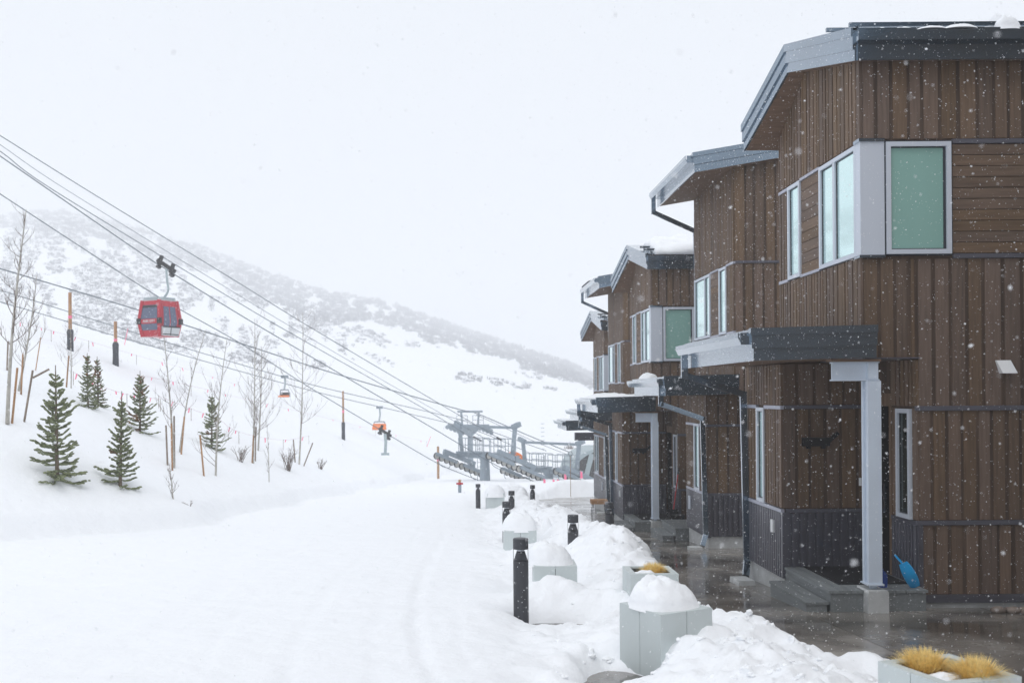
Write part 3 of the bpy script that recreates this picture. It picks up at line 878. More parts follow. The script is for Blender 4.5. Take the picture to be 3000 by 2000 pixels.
    H.part('doorbell', MB().box(5.665, 5.70, BY0 - .04, BY0 - .028, 1.42, 1.53), 'white')
    # recess wall of the right block: window, then door
    RX_ = 5.85
    H.boards_side(RX_, UY0 + .0, 13.36, 2.56, Z_BOT - .035, rs, (.07, .11))
    H.board(RX_ - .02, RX_ + .004, UY0, 12.77, 1.11, 2.53); H.board(RX_ - .02, RX_ + .004, 13.24, 13.36, 1.11, 2.53)
    H.window_side(RX_, 12.80, 13.20, 1.10, 2.52, (), 'glass_dark')
    H.band_side(RX_, UY0 - .03, 13.36, 1.07, .05, m='zinc')
    H.corrugated('side', RX_ - .004, UY0 + .02, 13.36, .10, 1.045)
    H.part('corner_trim', MB().box(RX_ - .03, RX_ + .03, UY0 - .036, UY0 - .0, .175, 1.05), 'zinc')
    H.part('door_frame', MB().box(RX_ - .03, RX_ + .004, 13.365, 13.44, .28, 2.72).box(RX_ - .03, RX_ + .004, 13.44, 14.09, 2.55, 2.72), 'wood_v')
    d = H.part('door', MB().box(RX_ - .012, RX_ + .004, 13.445, 14.07, .285, 2.545), 'door')
    H.part('handle', MB().box(RX_ - .06, RX_ - .04, 13.52, 13.56, 1.1, 1.5).box(RX_ - .042, RX_ - .012, 13.53, 13.55, 1.14, 1.17).box(RX_ - .042, RX_ - .012, 13.53, 13.55, 1.43, 1.46), 'metal', d)
    # porch deck, step, mat
    H.deck(4.60, 5.83, 12.36, 14.09, .28, -.15)
    H.deck(4.30, 4.595, 12.36, 13.80, .14, -.15)
    H.part('door_mat', MB().box(4.86, 5.75, 12.75, 14.0, .281, .298), 'mat')
    # column on its footing, steel beam
    H.part('column', MB().box(5.07, 5.235, 12.30, 12.34, .37, 2.88).box(5.07, 5.235, 12.46, 12.50, .37, 2.88).box(5.10, 5.205, 12.341, 12.459, .37, 2.88), 'column')
    H.part('column_foot', MB().box(5.05, 5.25, 12.28, 12.52, .352, .372).box(5.12, 5.20, 12.38, 12.42, .30, .352), 'column')
    H.part('column_footing', MB().extrude([(5.03, -.12), (5.285, -.12), (5.285, .27), (5.27, .30), (5.045, .30), (5.03, .27)], 'y', 12.23, 12.60), 'concrete')
    H.part('beam', MB().box(4.66, 5.235, 12.39, 12.41, 2.90, 3.10).box(4.66, 5.235, 12.34, 12.46, 2.882, 2.90).box(4.66, 5.235, 12.34, 12.46, 3.10, 3.118).box(5.09, 5.215, 12.33, 12.389, 2.90, 3.10), 'column')
    H.part('cedar_batten', MB().box(4.62, 5.24, 12.30, 12.47, 3.12, 3.145), 'cedar')
    H.shed_canopy(3.64, 5.15, 12.2, 15.70, 3.135, .03, 3.46)
    gz = -SL * (15.7 - 12.63)
    H.downspout([(3.56, 15.60, 3.34), (3.56, 15.60, 3.02), (4.50, 15.68, 2.72), (4.54, 15.68, .30 + gz), (4.47, 15.50, .10 + gz)])
    H.part('splash_block', MB().hexa([(4.20,14.95,gz+.05),(4.46,14.95,gz+.05),(4.46,15.45,gz+.02),(4.20,15.45,gz+.02)], [(4.21,14.95,gz+.12),(4.45,14.95,gz+.12),(4.45,15.45,gz+.10),(4.21,15.45,gz+.10)]), 'concrete')
    return H

def house_b(label, off, seed, xmax=8.6, longbox=0.0):
    rs = random.Random(seed)
    Dz = -.48
    H = House(label, off, (5.73, 20.5, -.52))
    UX, UY0, UY1 = 5.73, 20.5, 23.84
    Z_SILL, Z_HEAD, Z_BOT = 4.47 + Dz, 5.90 + Dz, 3.18 + Dz
    def soff(x): return 7.22 + .165 * (x - 4.85)
    H.part('upper_wall', MB().extrude([(UX, Z_BOT), (xmax, Z_BOT), (xmax, soff(xmax) + .03), (UX, soff(UX) + .03)], 'y', UY0, UY1), 'wood_core')
    H.boards_front(UY0, UX + .005, xmax, Z_HEAD + .04, lambda x: soff(x) + .03, rs)
    H.band_front(UY0, UX + .01, xmax, Z_HEAD + .01, .05)
    H.boards_front(UY0, UX + .005, xmax, Z_BOT, Z_HEAD - .02, rs)
    H.boards_side(UX, UY0, UY1, Z_HEAD + .03, soff(UX) + .02, rs)
    H.window_side(UX, 22.37, 23.82, Z_SILL, Z_HEAD, (22.85,))
    H.planks_side(UX, 21.63, 22.35, Z_SILL + .022, Z_HEAD - .022, 9)
    H.band_side(UX, 21.62, 22.36, Z_HEAD, .04); H.band_side(UX, 21.62, 22.36, Z_SILL, .04)
    H.window_side(UX, 21.03, 21.61, Z_SILL, Z_HEAD)
    H.band_side(UX, UY0 - .03, 21.02, Z_HEAD + .0, .045); H.band_side(UX, UY0 - .03, 21.02, Z_SILL, .045)
    H.boards_side(UX, UY0, 21.02, Z_SILL + .03, Z_HEAD - .03, rs)
    H.boards_side(UX, UY0, UY1, Z_BOT, Z_SILL - .025, rs)
    H.shed_canopy(4.85, xmax + .3, 20.2, 24.0, 7.22, .165 * (xmax + .3 - 4.85), 4.67, 'roof')
    H.downspout([(4.74, 23.9, 7.42), (4.74, 23.9, 7.08), (5.74, 23.9, 6.62), (5.80, 23.9, 3.2)])
    # lower storey
    LX, LY0, LY1 = 5.30, 21.10, 22.94 + longbox
    zb, zs, zh = -.40, .59, 2.05
    H.part('lower_wall', MB().box(LX, xmax, LY0, LY1, zb + .1, 2.70), 'wood_core')
    H.boards_front(LY0, LX, xmax, zh + .03, 2.68, rs); H.band_front(LY0, LX - .02, xmax, zh, .05)
    H.boards_front(LY0, LX, xmax, zs + .03, zh - .03, rs); H.band_front(LY0, LX - .02, xmax, zs, .05)
    H.corrugated('front', LY0 - .004, LX + .05, xmax, zb + .1, zs - .025, .11, .045)
    H.boards_side(LX, LY0, LY1, zh + .03, 2.68, rs)
    H.band_side(LX, LY0 - .02, 21.69, zh, .05); H.boards_side(LX, LY0, 21.69, zs + .03, zh - .03, rs)
    H.window_side(LX, 21.70, 22.18, zs + .02, zh + .02)
    H.band_side(LX, 22.19, LY1, zh, .05)
    if longbox:
        H.boards_side(LX, 22.19, 23.55, zs + .03, zh - .03, rs)
        H.window_side(LX, 23.57, 24.6, zs + .02, zh + .02, (24.08,))
        H.boards_side(LX, 24.62, LY1, zs + .03, zh - .03, rs)
    else:
        H.boards_side(LX, 22.19, LY1, zs + .03, zh - .03, rs)
    H.band_side(LX, LY0 - .02, LY1, zs, .05)
    H.corrugated('side', LX - .004, LY0 + .03, LY1, zb + .08, zs - .025)
    H.part('corner_trim', MB().box(LX - .032, LX + .05, LY0 - .032, LY0 + .03, zb + .08, zs - .02), 'zinc')
    H.part('foundation', MB().box(LX + .01, xmax, LY0 + .02, LY1 - .01, -1.4, zb + .098), 'concrete')
    H.part('meter_cover', MB().box(LX - .07, LX - .03, 22.5, 22.62, .12, .42), 'frame')
    H.part('far_wall', MB().box(6.3, xmax, LY1, 26.2, -.6, 2.70), 'wood_core')
    if not longbox:
        gz = -SL * (23.6 - 12.63)
        H.deck(5.0, 6.3, 22.97, 24.6, gz + .34, gz - .3); H.deck(4.70, 4.995, 22.97, 24.4, gz + .17, gz - .3)
    H.shed_canopy(4.23, 5.72, 20.2, 23.8, 2.69, .03, 4.06)
    gz = -SL * (21.0 - 12.63)
    H.downspout([(4.20, 20.55, 2.90), (4.20, 20.55, 2.52), (5.16, 20.98, 2.20), (5.22, 21.02, .30 + gz), (5.12, 20.90, .08 + gz)])
    H.part('splash_block', MB().box(4.82, 5.08, 20.72, 20.98, gz - .02, gz + .07), 'concrete')
    return H

PITCH, DROP = 13.65, -.89
HA = house_a('nearest brown wooden townhouse with corner window and grey steel porch column', (0, 0, 0), 1)
HB = house_b('second brown townhouse with sloping shed roof behind the nearest house', (0, 0, 0), 2)
HA3 = house_a('third townhouse with gable roof under a thick slab of snow', (0, PITCH, DROP), 3, xmax=8.6)
HB4 = house_b('fourth townhouse with shed roof and diagonal downspout under its gutter', (0, PITCH, DROP), 4, xmax=8.0, longbox=2.0)
HA5 = house_a('farthest townhouse with small gable roof at the end of the row', (.77, 2 * PITCH, -1.62), 5, xmax=8.2, lower=False)
# end corner of the fourth house: dark pier with a boxed beam
rt = HB4
rt.part('corner_pier', MB().box(5.32, 5.62, 24.95, 25.3, -1.4, 2.75), 'zinc')
rt.part('boxed_beam', MB().box(4.55, 5.31, 24.98, 25.25, 1.82, 2.12), 'zinc')
HA5.part('lower_wall', MB().box(5.2, 8.2, 12.9, 15.8, -.6, 3.18), 'wood_core')
HA5.shed_canopy(3.55, 5.15, 12.2, 15.70, 2.9, .03, 3.37)
# unseen house guessed to continue the row, added to darken what faces it
nb_ = House('unseen brown wooden townhouse added right of the frame beside the viewpoint', (0, 0, 0), (7.0, 9.4, .2))
nb_.part('wall', MB().box(7.0, 13.5, -9.0, 9.4, -.2, 8.6), 'wood_core')
rs_ = random.Random(77)
for z0_, z1_ in ((.45, 1.4), (1.46, 3.0), (3.06, 5.0), (5.06, 8.58)):
    nb_.boards_side(7.0, -9.0, 9.4, z0_, z1_, rs_, (.13, .22), .045)
    nb_.band_side(7.0, -9.0, 9.4, z0_ - .03, .05, m='band')
    x_ = 7.0
    while x_ < 13.4:                             # far gable face, seen only in the nearest house's glass and metal
        w_ = rs_.uniform(.13, .22); nb_.board(x_, x_ + w_, 9.396, 9.416, z0_, z1_); x_ += w_ + .045
nb_.part('roof', MB().hexa([(6.5,-9.2,8.6),(13.8,-9.2,9.6),(13.8,9.7,9.6),(6.5,9.7,8.6)], [(6.5,-9.2,8.95),(13.8,-9.2,9.95),(13.8,9.7,9.95),(6.5,9.7,8.95)]), 'metal')

# ================================================================== THINGS ON THE PLAZA AND STRIP
# planters: eight panels on four sides, rim, soil
PL_LABEL = ['near pale green square planter turned corner-on with a snow dome on top',
            'pale green planter with straw grass and snow patch behind the corner-on planter',
            'low pale green planter half buried in snow beside the nearest bollard',
            'pale green planter under a snow cap behind the half-buried planter',
            'farthest planter, buried under a round snow cap beside the far bollards',
            'planter with two straw grass tufts at the bottom right corner']
def planter(i):
    cx, cy, rz, s, dz = PLANTERS[i]
    zb = plaza_z(cy) + dz; h = .60; a = s / 2
    t = thing('planter', PL_LABEL[i], 'planter', (cx, cy, zb), rz, 'pale green planters along the plaza edge')
    for k in range(4):
        R_ = Matrix.Rotation(k * math.pi / 2, 3, 'Z')
        for (x0, x1) in ((-a, -.003), (.003, a - .0205)):
            mb = MB().box(x0, x1, -a, -a + .02, 0, h)
            mb.v = [tuple(R_ @ Vector(p)) for p in mb.v]
            obj('panel', mb, M['planter'], t)
    rim = MB(); b = a - .021; c = a - .075
    for k in range(4):
        R_ = Matrix.Rotation(k * math.pi / 2, 3, 'Z')
        q = MB().hexa([(-b,-b,h-.02),(b,-b,h-.02),(c,-c,h-.02),(-c,-c,h-.02)], [(-b,-b,h-.001),(b,-b,h-.001),(c,-c,h-.001),(-c,-c,h-.001)])
        rim.add([R_ @ Vector(p) for p in q.v], q.f)
    obj('rim', rim, M['planter'], t)
    obj('soil', MB().box(-b, b, -b, b, h - .2, h - .06), M['soil'], t)
    return t, zb + h
tops = [planter(i)[1] for i in range(len(PLANTERS))]
def cap(i, rx, ry, hgt, seed, label, dx=0, dy=0, dz=-.03, **kw):
    cx, cy, rz, s, _ = PLANTERS[i]
    return mound('snow_mound', cx + dx, cy + dy, tops[i] + dz, rx, ry, hgt, seed, label, rz, group='snow caps on the planters', **kw)
cap(0, .30, .27, .27, 3, 'smooth snow dome on the near corner-on planter', -.01, .02, -.02, skew=(-.22, 0), lump=.10, pw=1.6, round_=2.8)
cap(2, .29, .31, .28, 8, 'lumpy snow cap on the half-buried planter beside the bollard', -.04, .05, -.03, lump=.13, round_=2.6, skew=(-.15, .1))
cap(3, .34, .36, .34, 12, 'tall snow cap on the planter behind the half-buried one', 0, .05, -.03, lump=.08, round_=2.6)
cap(4, .40, .40, .42, 15, 'round snow cap on the farthest planter', 0, 0, -.14, lump=.06, round_=2.3)
cap(1, .16, .12, .05, 18, 'small patch of snow in the straw grass planter', -.10, -.12, -.045, lump=.25)
cap(5, .20, .09, .035, 22, 'strip of snow between the two straw grass tufts', -.06, -.07, -.05, lump=.3)
mound('snow_mound', 1.62, 19.9, plaza_z(19.9) + .1, .42, .5, .62, 27, 'rounded snow heap right behind the tall-capped planter', pw=1.8, lump=.08)
mound('snow_block', 2.62, 9.72, plaza_z(9.72) + .0, .17, .18, .26, 33, 'rough snow block beside the corner-on planter', pw=4, lump=.10, cat='snow block', round_=3.4)

def grass_tuft(x, y, z, r, h, n, seed, label):
    rs = random.Random(seed); mb = MB()
    for k in range(n):
        a = rs.uniform(0, 2 * math.pi); q = r * .35 * math.sqrt(rs.random())
        tilt = rs.uniform(0, 1.15) ** .8; L = h * rs.uniform(.75, 1.15)
        ba = a + rs.uniform(-.5, .5)
        p0 = Vector((math.cos(a) * q, math.sin(a) * q, -.02))
        d = Vector((math.cos(ba) * math.sin(tilt), math.sin(ba) * math.sin(tilt), math.cos(tilt)))
        p1 = p0 + d * L * .6
        p2 = p0 + d * L + Vector((d.x * .3, d.y * .3, -.25 * tilt)) * L * .35
        s = Vector((-math.sin(ba), math.cos(ba), 0)) * rs.uniform(.002, .0038)
        mb.add([p0 - s, p0 + s, p1 + s * .8, p1 - s * .8, p2], [(0, 1, 2, 3), (3, 2, 4)])
    t = thing('grass_tuft', label, 'grass', (x, y, z), 0, 'straw grass tufts in planters')
    obj('blades', mb, M['strawgrass'], t)
    obj('crown', MB().lathe((0, 0, -.04), [(r * .42, 0), (r * .3, .05), (.01, .07)], 10), M['soil'], t)
pc = PLANTERS[1]
grass_tuft(pc[0] + .05, pc[1] + .02, tops[1] - .06, .19, .165, 1300, 1, 'straw yellow grass tuft in the planter behind the corner-on planter')
cx, cy, rz = PLANTERS[5][:3]
Rm = Matrix.Rotation(rz, 3, 'Z')
for k, (dx, dy, lab) in enumerate([(-.05, .14, 'farther of two straw grass tufts in the bottom right planter'), (.10, -.12, 'nearer of two straw grass tufts in the bottom right planter')]):
    p = Rm @ Vector((dx, dy, 0))
    grass_tuft(cx + p.x, cy + p.y, tops[5] - .06, .19, .175, 1600, 5 + k, lab)

# bollards
def bollard_proto(label, loc):
    t = thing('bollard_light', label, 'bollard', loc, 0, 'charcoal bollard lights along the run')
    r = .087
    obj('post', MB().lathe((0, 0, 0), [(r, -.2), (r, .765), (r - .004, .775)], 24), M['bollard'], t, smooth=False)
    obj('reflector_cone', MB().lathe((0, 0, 0), [(r - .006, .776), (.052, .865), (.046, .885)], 24), M['bollard'], t, smooth=True)
    obj('lens', MB().lathe((0, 0, 0), [(.043, .886), (.043, .907)], 16), M['lens'], t)
    rods = MB()
    for k in range(4):
        a = k * math.pi / 2
        rods.poly([((r - .004) * math.cos(a), (r - .004) * math.sin(a), .76), ((r - .004) * math.cos(a), (r - .004) * math.sin(a), .91)], .003, 5)
    obj('rods', rods, M['black'], t)
    obj('cap', MB().lathe((0, 0, 0), [(r, .908), (r, 1.018), (r - .004, 1.028), (r - .02, 1.031)], 24), M['bollard'], t)
    return t
BOL = [(.705, 11.3, 'nearest charcoal bollard light standing on the edge of the ski run'),
       (1.83, 15.9, 'bollard light in front of the big snow bank, right of the half-buried planter'),
       (1.015, 21.0, 'bollard light left of the tall-capped planter'),
       (1.50, 28.0, 'bollard light poking out of the snow bank in mid distance'),
       (.72, 36.0, 'bollard light just left of the farthest planter'),
       (2.54, 34.0, 'bollard light with only its cap above the far snow bank'),
       (3.08, 20.3, 'bollard light on the wet paving in front of the third house')]
b0 = None
for (x, y, lab) in BOL:
    z = plaza_z(y)
    if b0 is None: b0 = bollard_proto(lab, (x, y, z))
    else: copy_tree(b0, (x, y, z), 0, lab)

# red and grey standpipe at the far edge of the run
p = hit(1347, 1443)
t = thing('standpipe', 'grey standpipe with red valve beside the ski run', 'hydrant', p)
obj('pipe', MB().lathe((0, 0, 0), [(.085, -.1), (.085, .36), (.095, .37), (.095, .40)], 14), M['steel'], t)
v_ = obj('valve', MB().lathe((0, 0, 0), [(.07, .40), (.10, .43), (.10, .50), (.07, .53)], 14), M['redstick'], t)
obj('outlet', MB().poly([(-.17, 0, .465), (.17, 0, .465)], .05, 10), M['redstick'], v_)
obj('bonnet', MB().lathe((0, 0, 0), [(.055, .53), (.055, .57), (.085, .58), (.085, .64), (.03, .67)], 12), M['stake'], t)

# porch things
t = thing('snow_shovel', 'bright blue plastic snow scoop leaning on the nearest porch wall', 'shovel', (5.68, 12.62, .28))
mb = MB(); vs = []; fs = []
nu, nv = 9, 9
for i in range(nu):
    for j in range(nv):
        u_ = i / (nu - 1) - .5; w_ = j / (nv - 1)
        wd = .078 * (1 - .75 * abs(w_ - .5) ** 2.2 * 2)
        x = u_ * 2 * wd
        dep = .055 * math.sin(math.pi * w_) * (1 - (2 * u_) ** 2 * .7)
        vs.append((x, -dep, w_ * .40))
n0 = len(vs)
vs += [(p_[0] * .97, p_[1] + .008, p_[2]) for p_ in vs]
for i in range(nu - 1):
    for j in range(nv - 1):
        a = i * nv + j
        fs.append((a, a + nv, a + nv + 1, a + 1)); fs.append((n0 + a, n0 + a + 1, n0 + a + nv + 1, n0 + a + nv))
for j in range(nv - 1):
    fs.append((j, j + 1, n0 + j + 1, n0 + j)); e_ = (nu - 1) * nv
    fs.append((e_ + j + 1, e_ + j, n0 + e_ + j, n0 + e_ + j + 1))
Rt = Matrix.Rotation(math.radians(-33), 3, 'Y') @ Matrix.Rotation(math.radians(16), 3, 'X') @ Matrix.Rotation(math.radians(-14), 3, 'Z')
mb.add([Rt @ Vector(p_) + Vector((.07, -.10, .005)) for p_ in vs], fs)
obj('blade', mb, M['blue'], t, smooth=True)
hd = MB().poly([Rt @ Vector((0, -.02, .36)) + Vector((.07, -.10, .005)), Vector((-.06, .20, .36))], .013, 8)
obj('handle', hd, M['blue'], t)
t = thing('jug', 'dark blue plastic jug on the deck beside the nearest column', 'jug', (5.345, 12.58, .28))
obj('body', MB().extrude([(-.055, 0), (.055, 0), (.055, .15), (.03, .2), (-.03, .2), (-.055, .15)], 'y', -.04, .04), M['navy'], t)
obj('lid', MB().lathe((0, 0, .2), [(.022, 0), (.022, .03)], 10), M['navy'], t)

y_ = 12.63 + PITCH
zd = DROP + .28
t = thing('snow_shovel', 'red-handled snow shovel leaning on the third house porch', 'shovel', (5.62, y_ - .14, zd))
obj('handle', MB().poly([(.0, -.05, .12), (.16, .02, 1.22)], .016, 8), M['redstick'], t)
obj('grip', MB().poly([(.16, .02, 1.22), (.185, .03, 1.40)], .022, 8), M['black'], t)
obj('blade', MB().hexa([(-.20,-.10,0),(.16,-.10,0),(.16,-.06,0),(-.20,-.06,0)], [(-.16,-.13,.32),(.12,-.13,.32),(.12,-.10,.32),(-.16,-.10,.32)]), M['black'], t)
t = thing('storage_tote', 'black bin on the wet paving beside the third house deck', 'bin', (5.66, y_ - .38, plaza_z(y_ - .38)))
obj('bin', MB().hexa([(-.16,-.13,0),(.16,-.13,0),(.16,.13,0),(-.16,.13,0)], [(-.19,-.16,.42),(.19,-.16,.42),(.19,.16,.42),(-.19,.16,.42)]), M['black'], t)
obj('lid', MB().box(-.2, .2, -.17, .17, .421, .45), M['black'], t)

# wooden stool-bench with thin black legs at the fourth house
zb_ = plaza_z(33.6)
t = thing('bench', 'small wooden bench on thin black legs by the fourth house', 'bench', (4.72, 33.4, zb_))
obj('seat', MB().box(-.27, .27, -.2, .2, .42, .56), M['stake'], t)
for sx in (-1, 1):
    for sy in (-1, 1):
        obj('leg', MB().poly([(sx * .2, sy * .14, .42), (sx * .24, sy * .17, 0)], .014, 6), M['black'], t)
# low kerb planter box and slender marker rod at the plaza's far end
p = at(1672, 1446, 47.0)
t = thing('marker_rod', 'thin tall marker rod with a wire loop at the far end of the plaza', 'pole', (p.x, 47.0, plaza_z(47.0) + .1))
obj('rod', MB().poly([(0, 0, 0), (0, 0, 1.95)], .012, 6), M['stake'], t)
obj('loop', MB().poly([(.09 * math.sin(a_), 0, 2.05 - .10 * math.cos(a_)) for a_ in np.linspace(0, 2 * math.pi, 17)], .010, 5), M['black'], t)

# snow lying on roofs
def roof_pad(name, x0, x1, y0, y1, zf, depth, seed, label, edge=.25):
    nx_, ny_ = 40, 22; vs = []; fs = []
    for j in range(ny_):
        for i in range(nx_):
            x = x0 + (x1 - x0) * i / (nx_ - 1); y = y0 + (y1 - y0) * j / (ny_ - 1)
            d = min(x - x0, x1 - x, y - y0, y1 - y)
            w = min(1, max(0, d / edge)) ** .45
            vs.append((x + .05 * float(fbm(y * 3, seed, 2, seed)), y, zf(x, y) - .02 + w * depth * (1 + .75 * float(fbm(x * 1.8, y * 1.8 + seed, 4, seed)))))
    for j in range(ny_ - 1):
        for i in range(nx_ - 1):
            a = j * nx_ + i; fs.append((a, a + 1, a + nx_ + 1, a + nx_))
    rim_ = [i for i in range(nx_)] + [j * nx_ + nx_ - 1 for j in range(1, ny_)] + [(ny_ - 1) * nx_ + i for i in range(nx_ - 2, -1, -1)] + [j * nx_ for j in range(ny_ - 2, 0, -1)]
    fs.append(tuple(reversed(rim_)))
    c = Vector(((x0 + x1) / 2, (y0 + y1) / 2, zf((x0 + x1) / 2, (y0 + y1) / 2)))
    o = obj(name, MB().add([Vector(p_) - c for p_ in vs], fs), M['snowpile'], None, c, smooth=True)
    return tag(o, label, 'snow', 'snow lying on the roofs')
def za(off):  # top of an A roof's near slope
    return lambda x, y: 6.885 + (min(y - off[1], 14.6) - 12.45) * .2535 + .41 + off[2]
roof_pad('roof_snow', 5.2, 8.6, 12.36 + PITCH, 14.3 + PITCH, za((0, PITCH, DROP)), .27, 4, 'thick snow slab on the third house roof')
roof_pad('roof_snow', 6.05, 8.0, 12.4 + 2 * PITCH, 14.2 + 2 * PITCH, za((.77, 2 * PITCH, -1.62)), .12, 9, 'thin snow on the farthest house gable roof')
for k, (x, y, rx_, h_) in enumerate([(5.45, 12.72, .16, .06), (5.75, 12.75, .2, .07), (6.2, 12.70, .15, .05), (6.5, 12.73, .22, .08), (6.95, 12.52, .17, .17), (7.05, 12.9, .2, .22), (7.6, 12.8, .3, .1), (5.95, 12.42, .2, .04), (6.3, 12.40, .22, .05)]):
    zr = 6.885 + (max(y, 12.45) - 12.45) * .2535 + .36
    mound('roof_snow', x, y, zr, rx_, .10 if k != 5 else .18, h_, 40 + k,
          ['leftmost thin snow patch behind the nearest roof snow guard', 'second snow patch behind the nearest roof snow guard', 'third snow patch behind the nearest roof snow guard', 'fourth snow patch behind the nearest roof snow guard',
           'snow clump hanging over the nearest roof eave', 'tall snow lump on the nearest roof behind the hanging clump', 'low snow lump at the right end of the nearest roof', 'thin snow on the nearest roof gutter, left one', 'thin snow on the nearest roof gutter, right one'][k],
          lump=.2, cat='snow', group='snow lying on the roofs', res=14)
mound('roof_snow', 4.45, 23.2, 3.06, .22, .35, .15, 60, 'snow lump on the second house porch canopy', lump=.15, cat='snow', group='snow lying on the roofs')
mound('roof_snow', 4.3, 27.2, 3.135 + DROP + .385, .75, 1.1, .11, 61, 'snow cover on the third house porch canopy', lump=.25, cat='snow', group='snow lying on the roofs', round_=4)
mound('roof_snow', 5.1, 22.2, 7.62, .35, 1.4, .06, 62, 'thin snow along the second house roof gutter', lump=.3, cat='snow', group='snow lying on the roofs', round_=3)
mound('roof_snow', 4.95, 36.2, 7.62 + DROP, .3, 1.5, .14, 63, 'snow along the fourth house roof gutter', lump=.3, cat='snow', group='snow lying on the roofs', round_=3)

# ================================================================== LIFTS
LD = Vector((.75, .66, 0)).normalized()        # plan direction of the gondola line, downhill
LG = Vector((LD.y, -LD.x, 0))                  # across the line
YL, YR = 80.0, 75.2
PL_ = at(1345, 1372, YL); PR_ = at(1512, 1380, YR)
def on_line(px, py, P0):
    """point over photo pixel in the upright plane through P0 along the lift line"""
    u, v = uv(px, py)
    s = (u * P0.y - P0.x) / (LD.x - u * LD.y)
    Y = P0.y + LD.y * s
    return Vector((u * Y, Y, CAMZ - v * Y))
def smooth_pts(P, n=6):
    out = []
    P = [P[0] * 2 - P[1]] + P + [P[-1] * 2 - P[-2]]
    for i in range(1, len(P) - 2):
        for k in range(n):
            t = k / n; t2 = t * t; t3 = t2 * t
            out.append(.5 * ((2 * P[i]) + (P[i+1] - P[i-1]) * t + (2*P[i-1] - 5*P[i] + 4*P[i+1] - P[i+2]) * t2 + (-P[i-1] + 3*P[i] - 3*P[i+1] + P[i+2]) * t3))
    out.append(P[-2])
    return out
def rope(name, P, r, label, group='lift cables', mname='rope'):
    P = smooth_pts(P)
    c = P[len(P) // 2].copy()
    o = obj(name, MB().poly([p - c for p in P], r, 5), M[mname], None, c, smooth=True)
    return tag(o, label, 'cable', group)
upL = PL_ + Vector((0, 0, 0)); upR = PR_
ropeE = [on_line(x, y, PL_) for x, y in [(-160,462),(0,568),(235,722),(470,873),(700,1003),(900,1130),(1100,1250),(1270,1350),(1345,1384),(1425,1414),(1500,1440)]]
ropeD = [on_line(x, y, PR_) for x, y in [(-160,346),(0,457),(149,560),(300,664),(435,756),(505,800),(700,920),(900,1038),(1100,1155),(1250,1243),(1435,1352),(1520,1392),(1610,1424),(1700,1446)]]
rope('haul_rope', ropeE, .030, 'lower gondola rope running from the left edge to the left sheaves')
rope('haul_rope', ropeD, .030, 'gondola rope carrying the red cabin down to the right sheaves')
PB = PR_ + LG * .6
rope('signal_cable', [on_line(x, y, PB) for x, y in [(-160,297),(0,397),(260,560),(700,829),(900,953),(1250,1160),(1470,1288)]], .024, 'topmost cable above the gondola ending at a dark clamp on the portal')
PA = PL_ + LG * 1.5
rope('signal_cable', [on_line(x, y, PA) for x, y in [(-160,346),(0,443),(161,560),(700,887),(900,1003),(1250,1201),(1392,1289)]], .026, 'cable just above the gondola rope ending at the portal left end')
rope('signal_cable', [on_line(x, y, PB) for x, y in [(-160,318),(0,424),(201,560),(700,865),(900,985),(1250,1187),(1500,1325),(1590,1350),(1720,1344)]], .015, 'thinnest cable between the two bold upper cables')

def clamp(p, q, label):
    c = (p + q) / 2
    o = obj('cable_clamp', MB().poly([p - c, q - c], .075, 8), M['black'], None, c)
    tag(o, label, 'clamp', 'cable clamps')
clamp(on_line(1387, 1279, PA), on_line(1410, 1291, PA), 'dark cable clamp at the left of the portal bar')
clamp(on_line(1456, 1281, PB), on_line(1468, 1288, PB), 'dark cable clamp at the right of the portal bar')

wheel_me = None
def sheave_train(t, P, nwheel, slope, length, below=True):
    """row of sheaves along the line, hung under a rocker beam"""
    global wheel_me
    D3 = Vector((LD.x, LD.y, slope)).normalized(); U = Vector((0, 0, 1))
    if wheel_me is None:
        mb = MB()
        R_ = Matrix(((LD.x, 0, LG.x), (LD.y, 0, LG.y), (0, 1, 0)))
        prof = [(.05, -.07), (.23, -.07), (.275, -.045), (.275, .045), (.23, .07), (.05, .07)]
        w = MB().lathe((0, 0, 0), prof, 18)
        mb.add([R_ @ Vector(p) for p in w.v], w.f)
        wheel_me = mb.mesh('sheave'); wheel_me.materials.append(M['rubber'])
    sp = length / nwheel
    for k in range(nwheel):
        s = (k - (nwheel - 1) / 2) * sp
        c = P + D3 * s + U * .27
        o = link('sheave', wheel_me, t, c - t.location)
        fl = MB()
        R_ = Matrix(((LD.x, 0, LG.x), (LD.y, 0, LG.y), (0, 1, 0)))
        w = MB().lathe((0, 0, -.078), [(.12, 0), (.225, 0), (.225, .155), (.12, .155)], 14)
        fl.add([R_ @ Vector(p) for p in w.v], w.f)
        fo = obj('flange', fl, M['sheave'], o)
    def B(s0, s1, dz, w, h, nm='rocker_beam', off=0.0):
        obj(nm, MB().beam(P + D3 * s0 + U * dz + LG * off - t.location, P + D3 * s1 + U * dz + LG * off - t.location, w, h), M['steel'], t)
    n2 = nwheel // 2
    for g0, g1 in ((-length / 2, -sp * .35), (sp * .35, length / 2)):
        m_ = (g0 + g1) / 2
        B(g0 + sp * .3, g1 - sp * .3, .42, .16, .26, 'rocker_beam', .13)
        B(m_ - .25, m_ + .25, .60, .22, .22)
    B(-length * .30, length * .32, .90, .26, .34, 'main_rocker')
    for s0 in (-length * .42, length * .22):   # catcher loops
        a = P + D3 * s0; L_ = length * .22
        pts = [a + U * .1, a - U * .25 + D3 * .15, a + D3 * L_ * .5 - U * .36, a + D3 * L_ - U * .25, a + D3 * (L_ + .12) + U * .1]
        obj('rope_catcher', MB().poly([p - t.location for p in smooth_pts(pts, 4)], .03, 5), M['steel'], t)
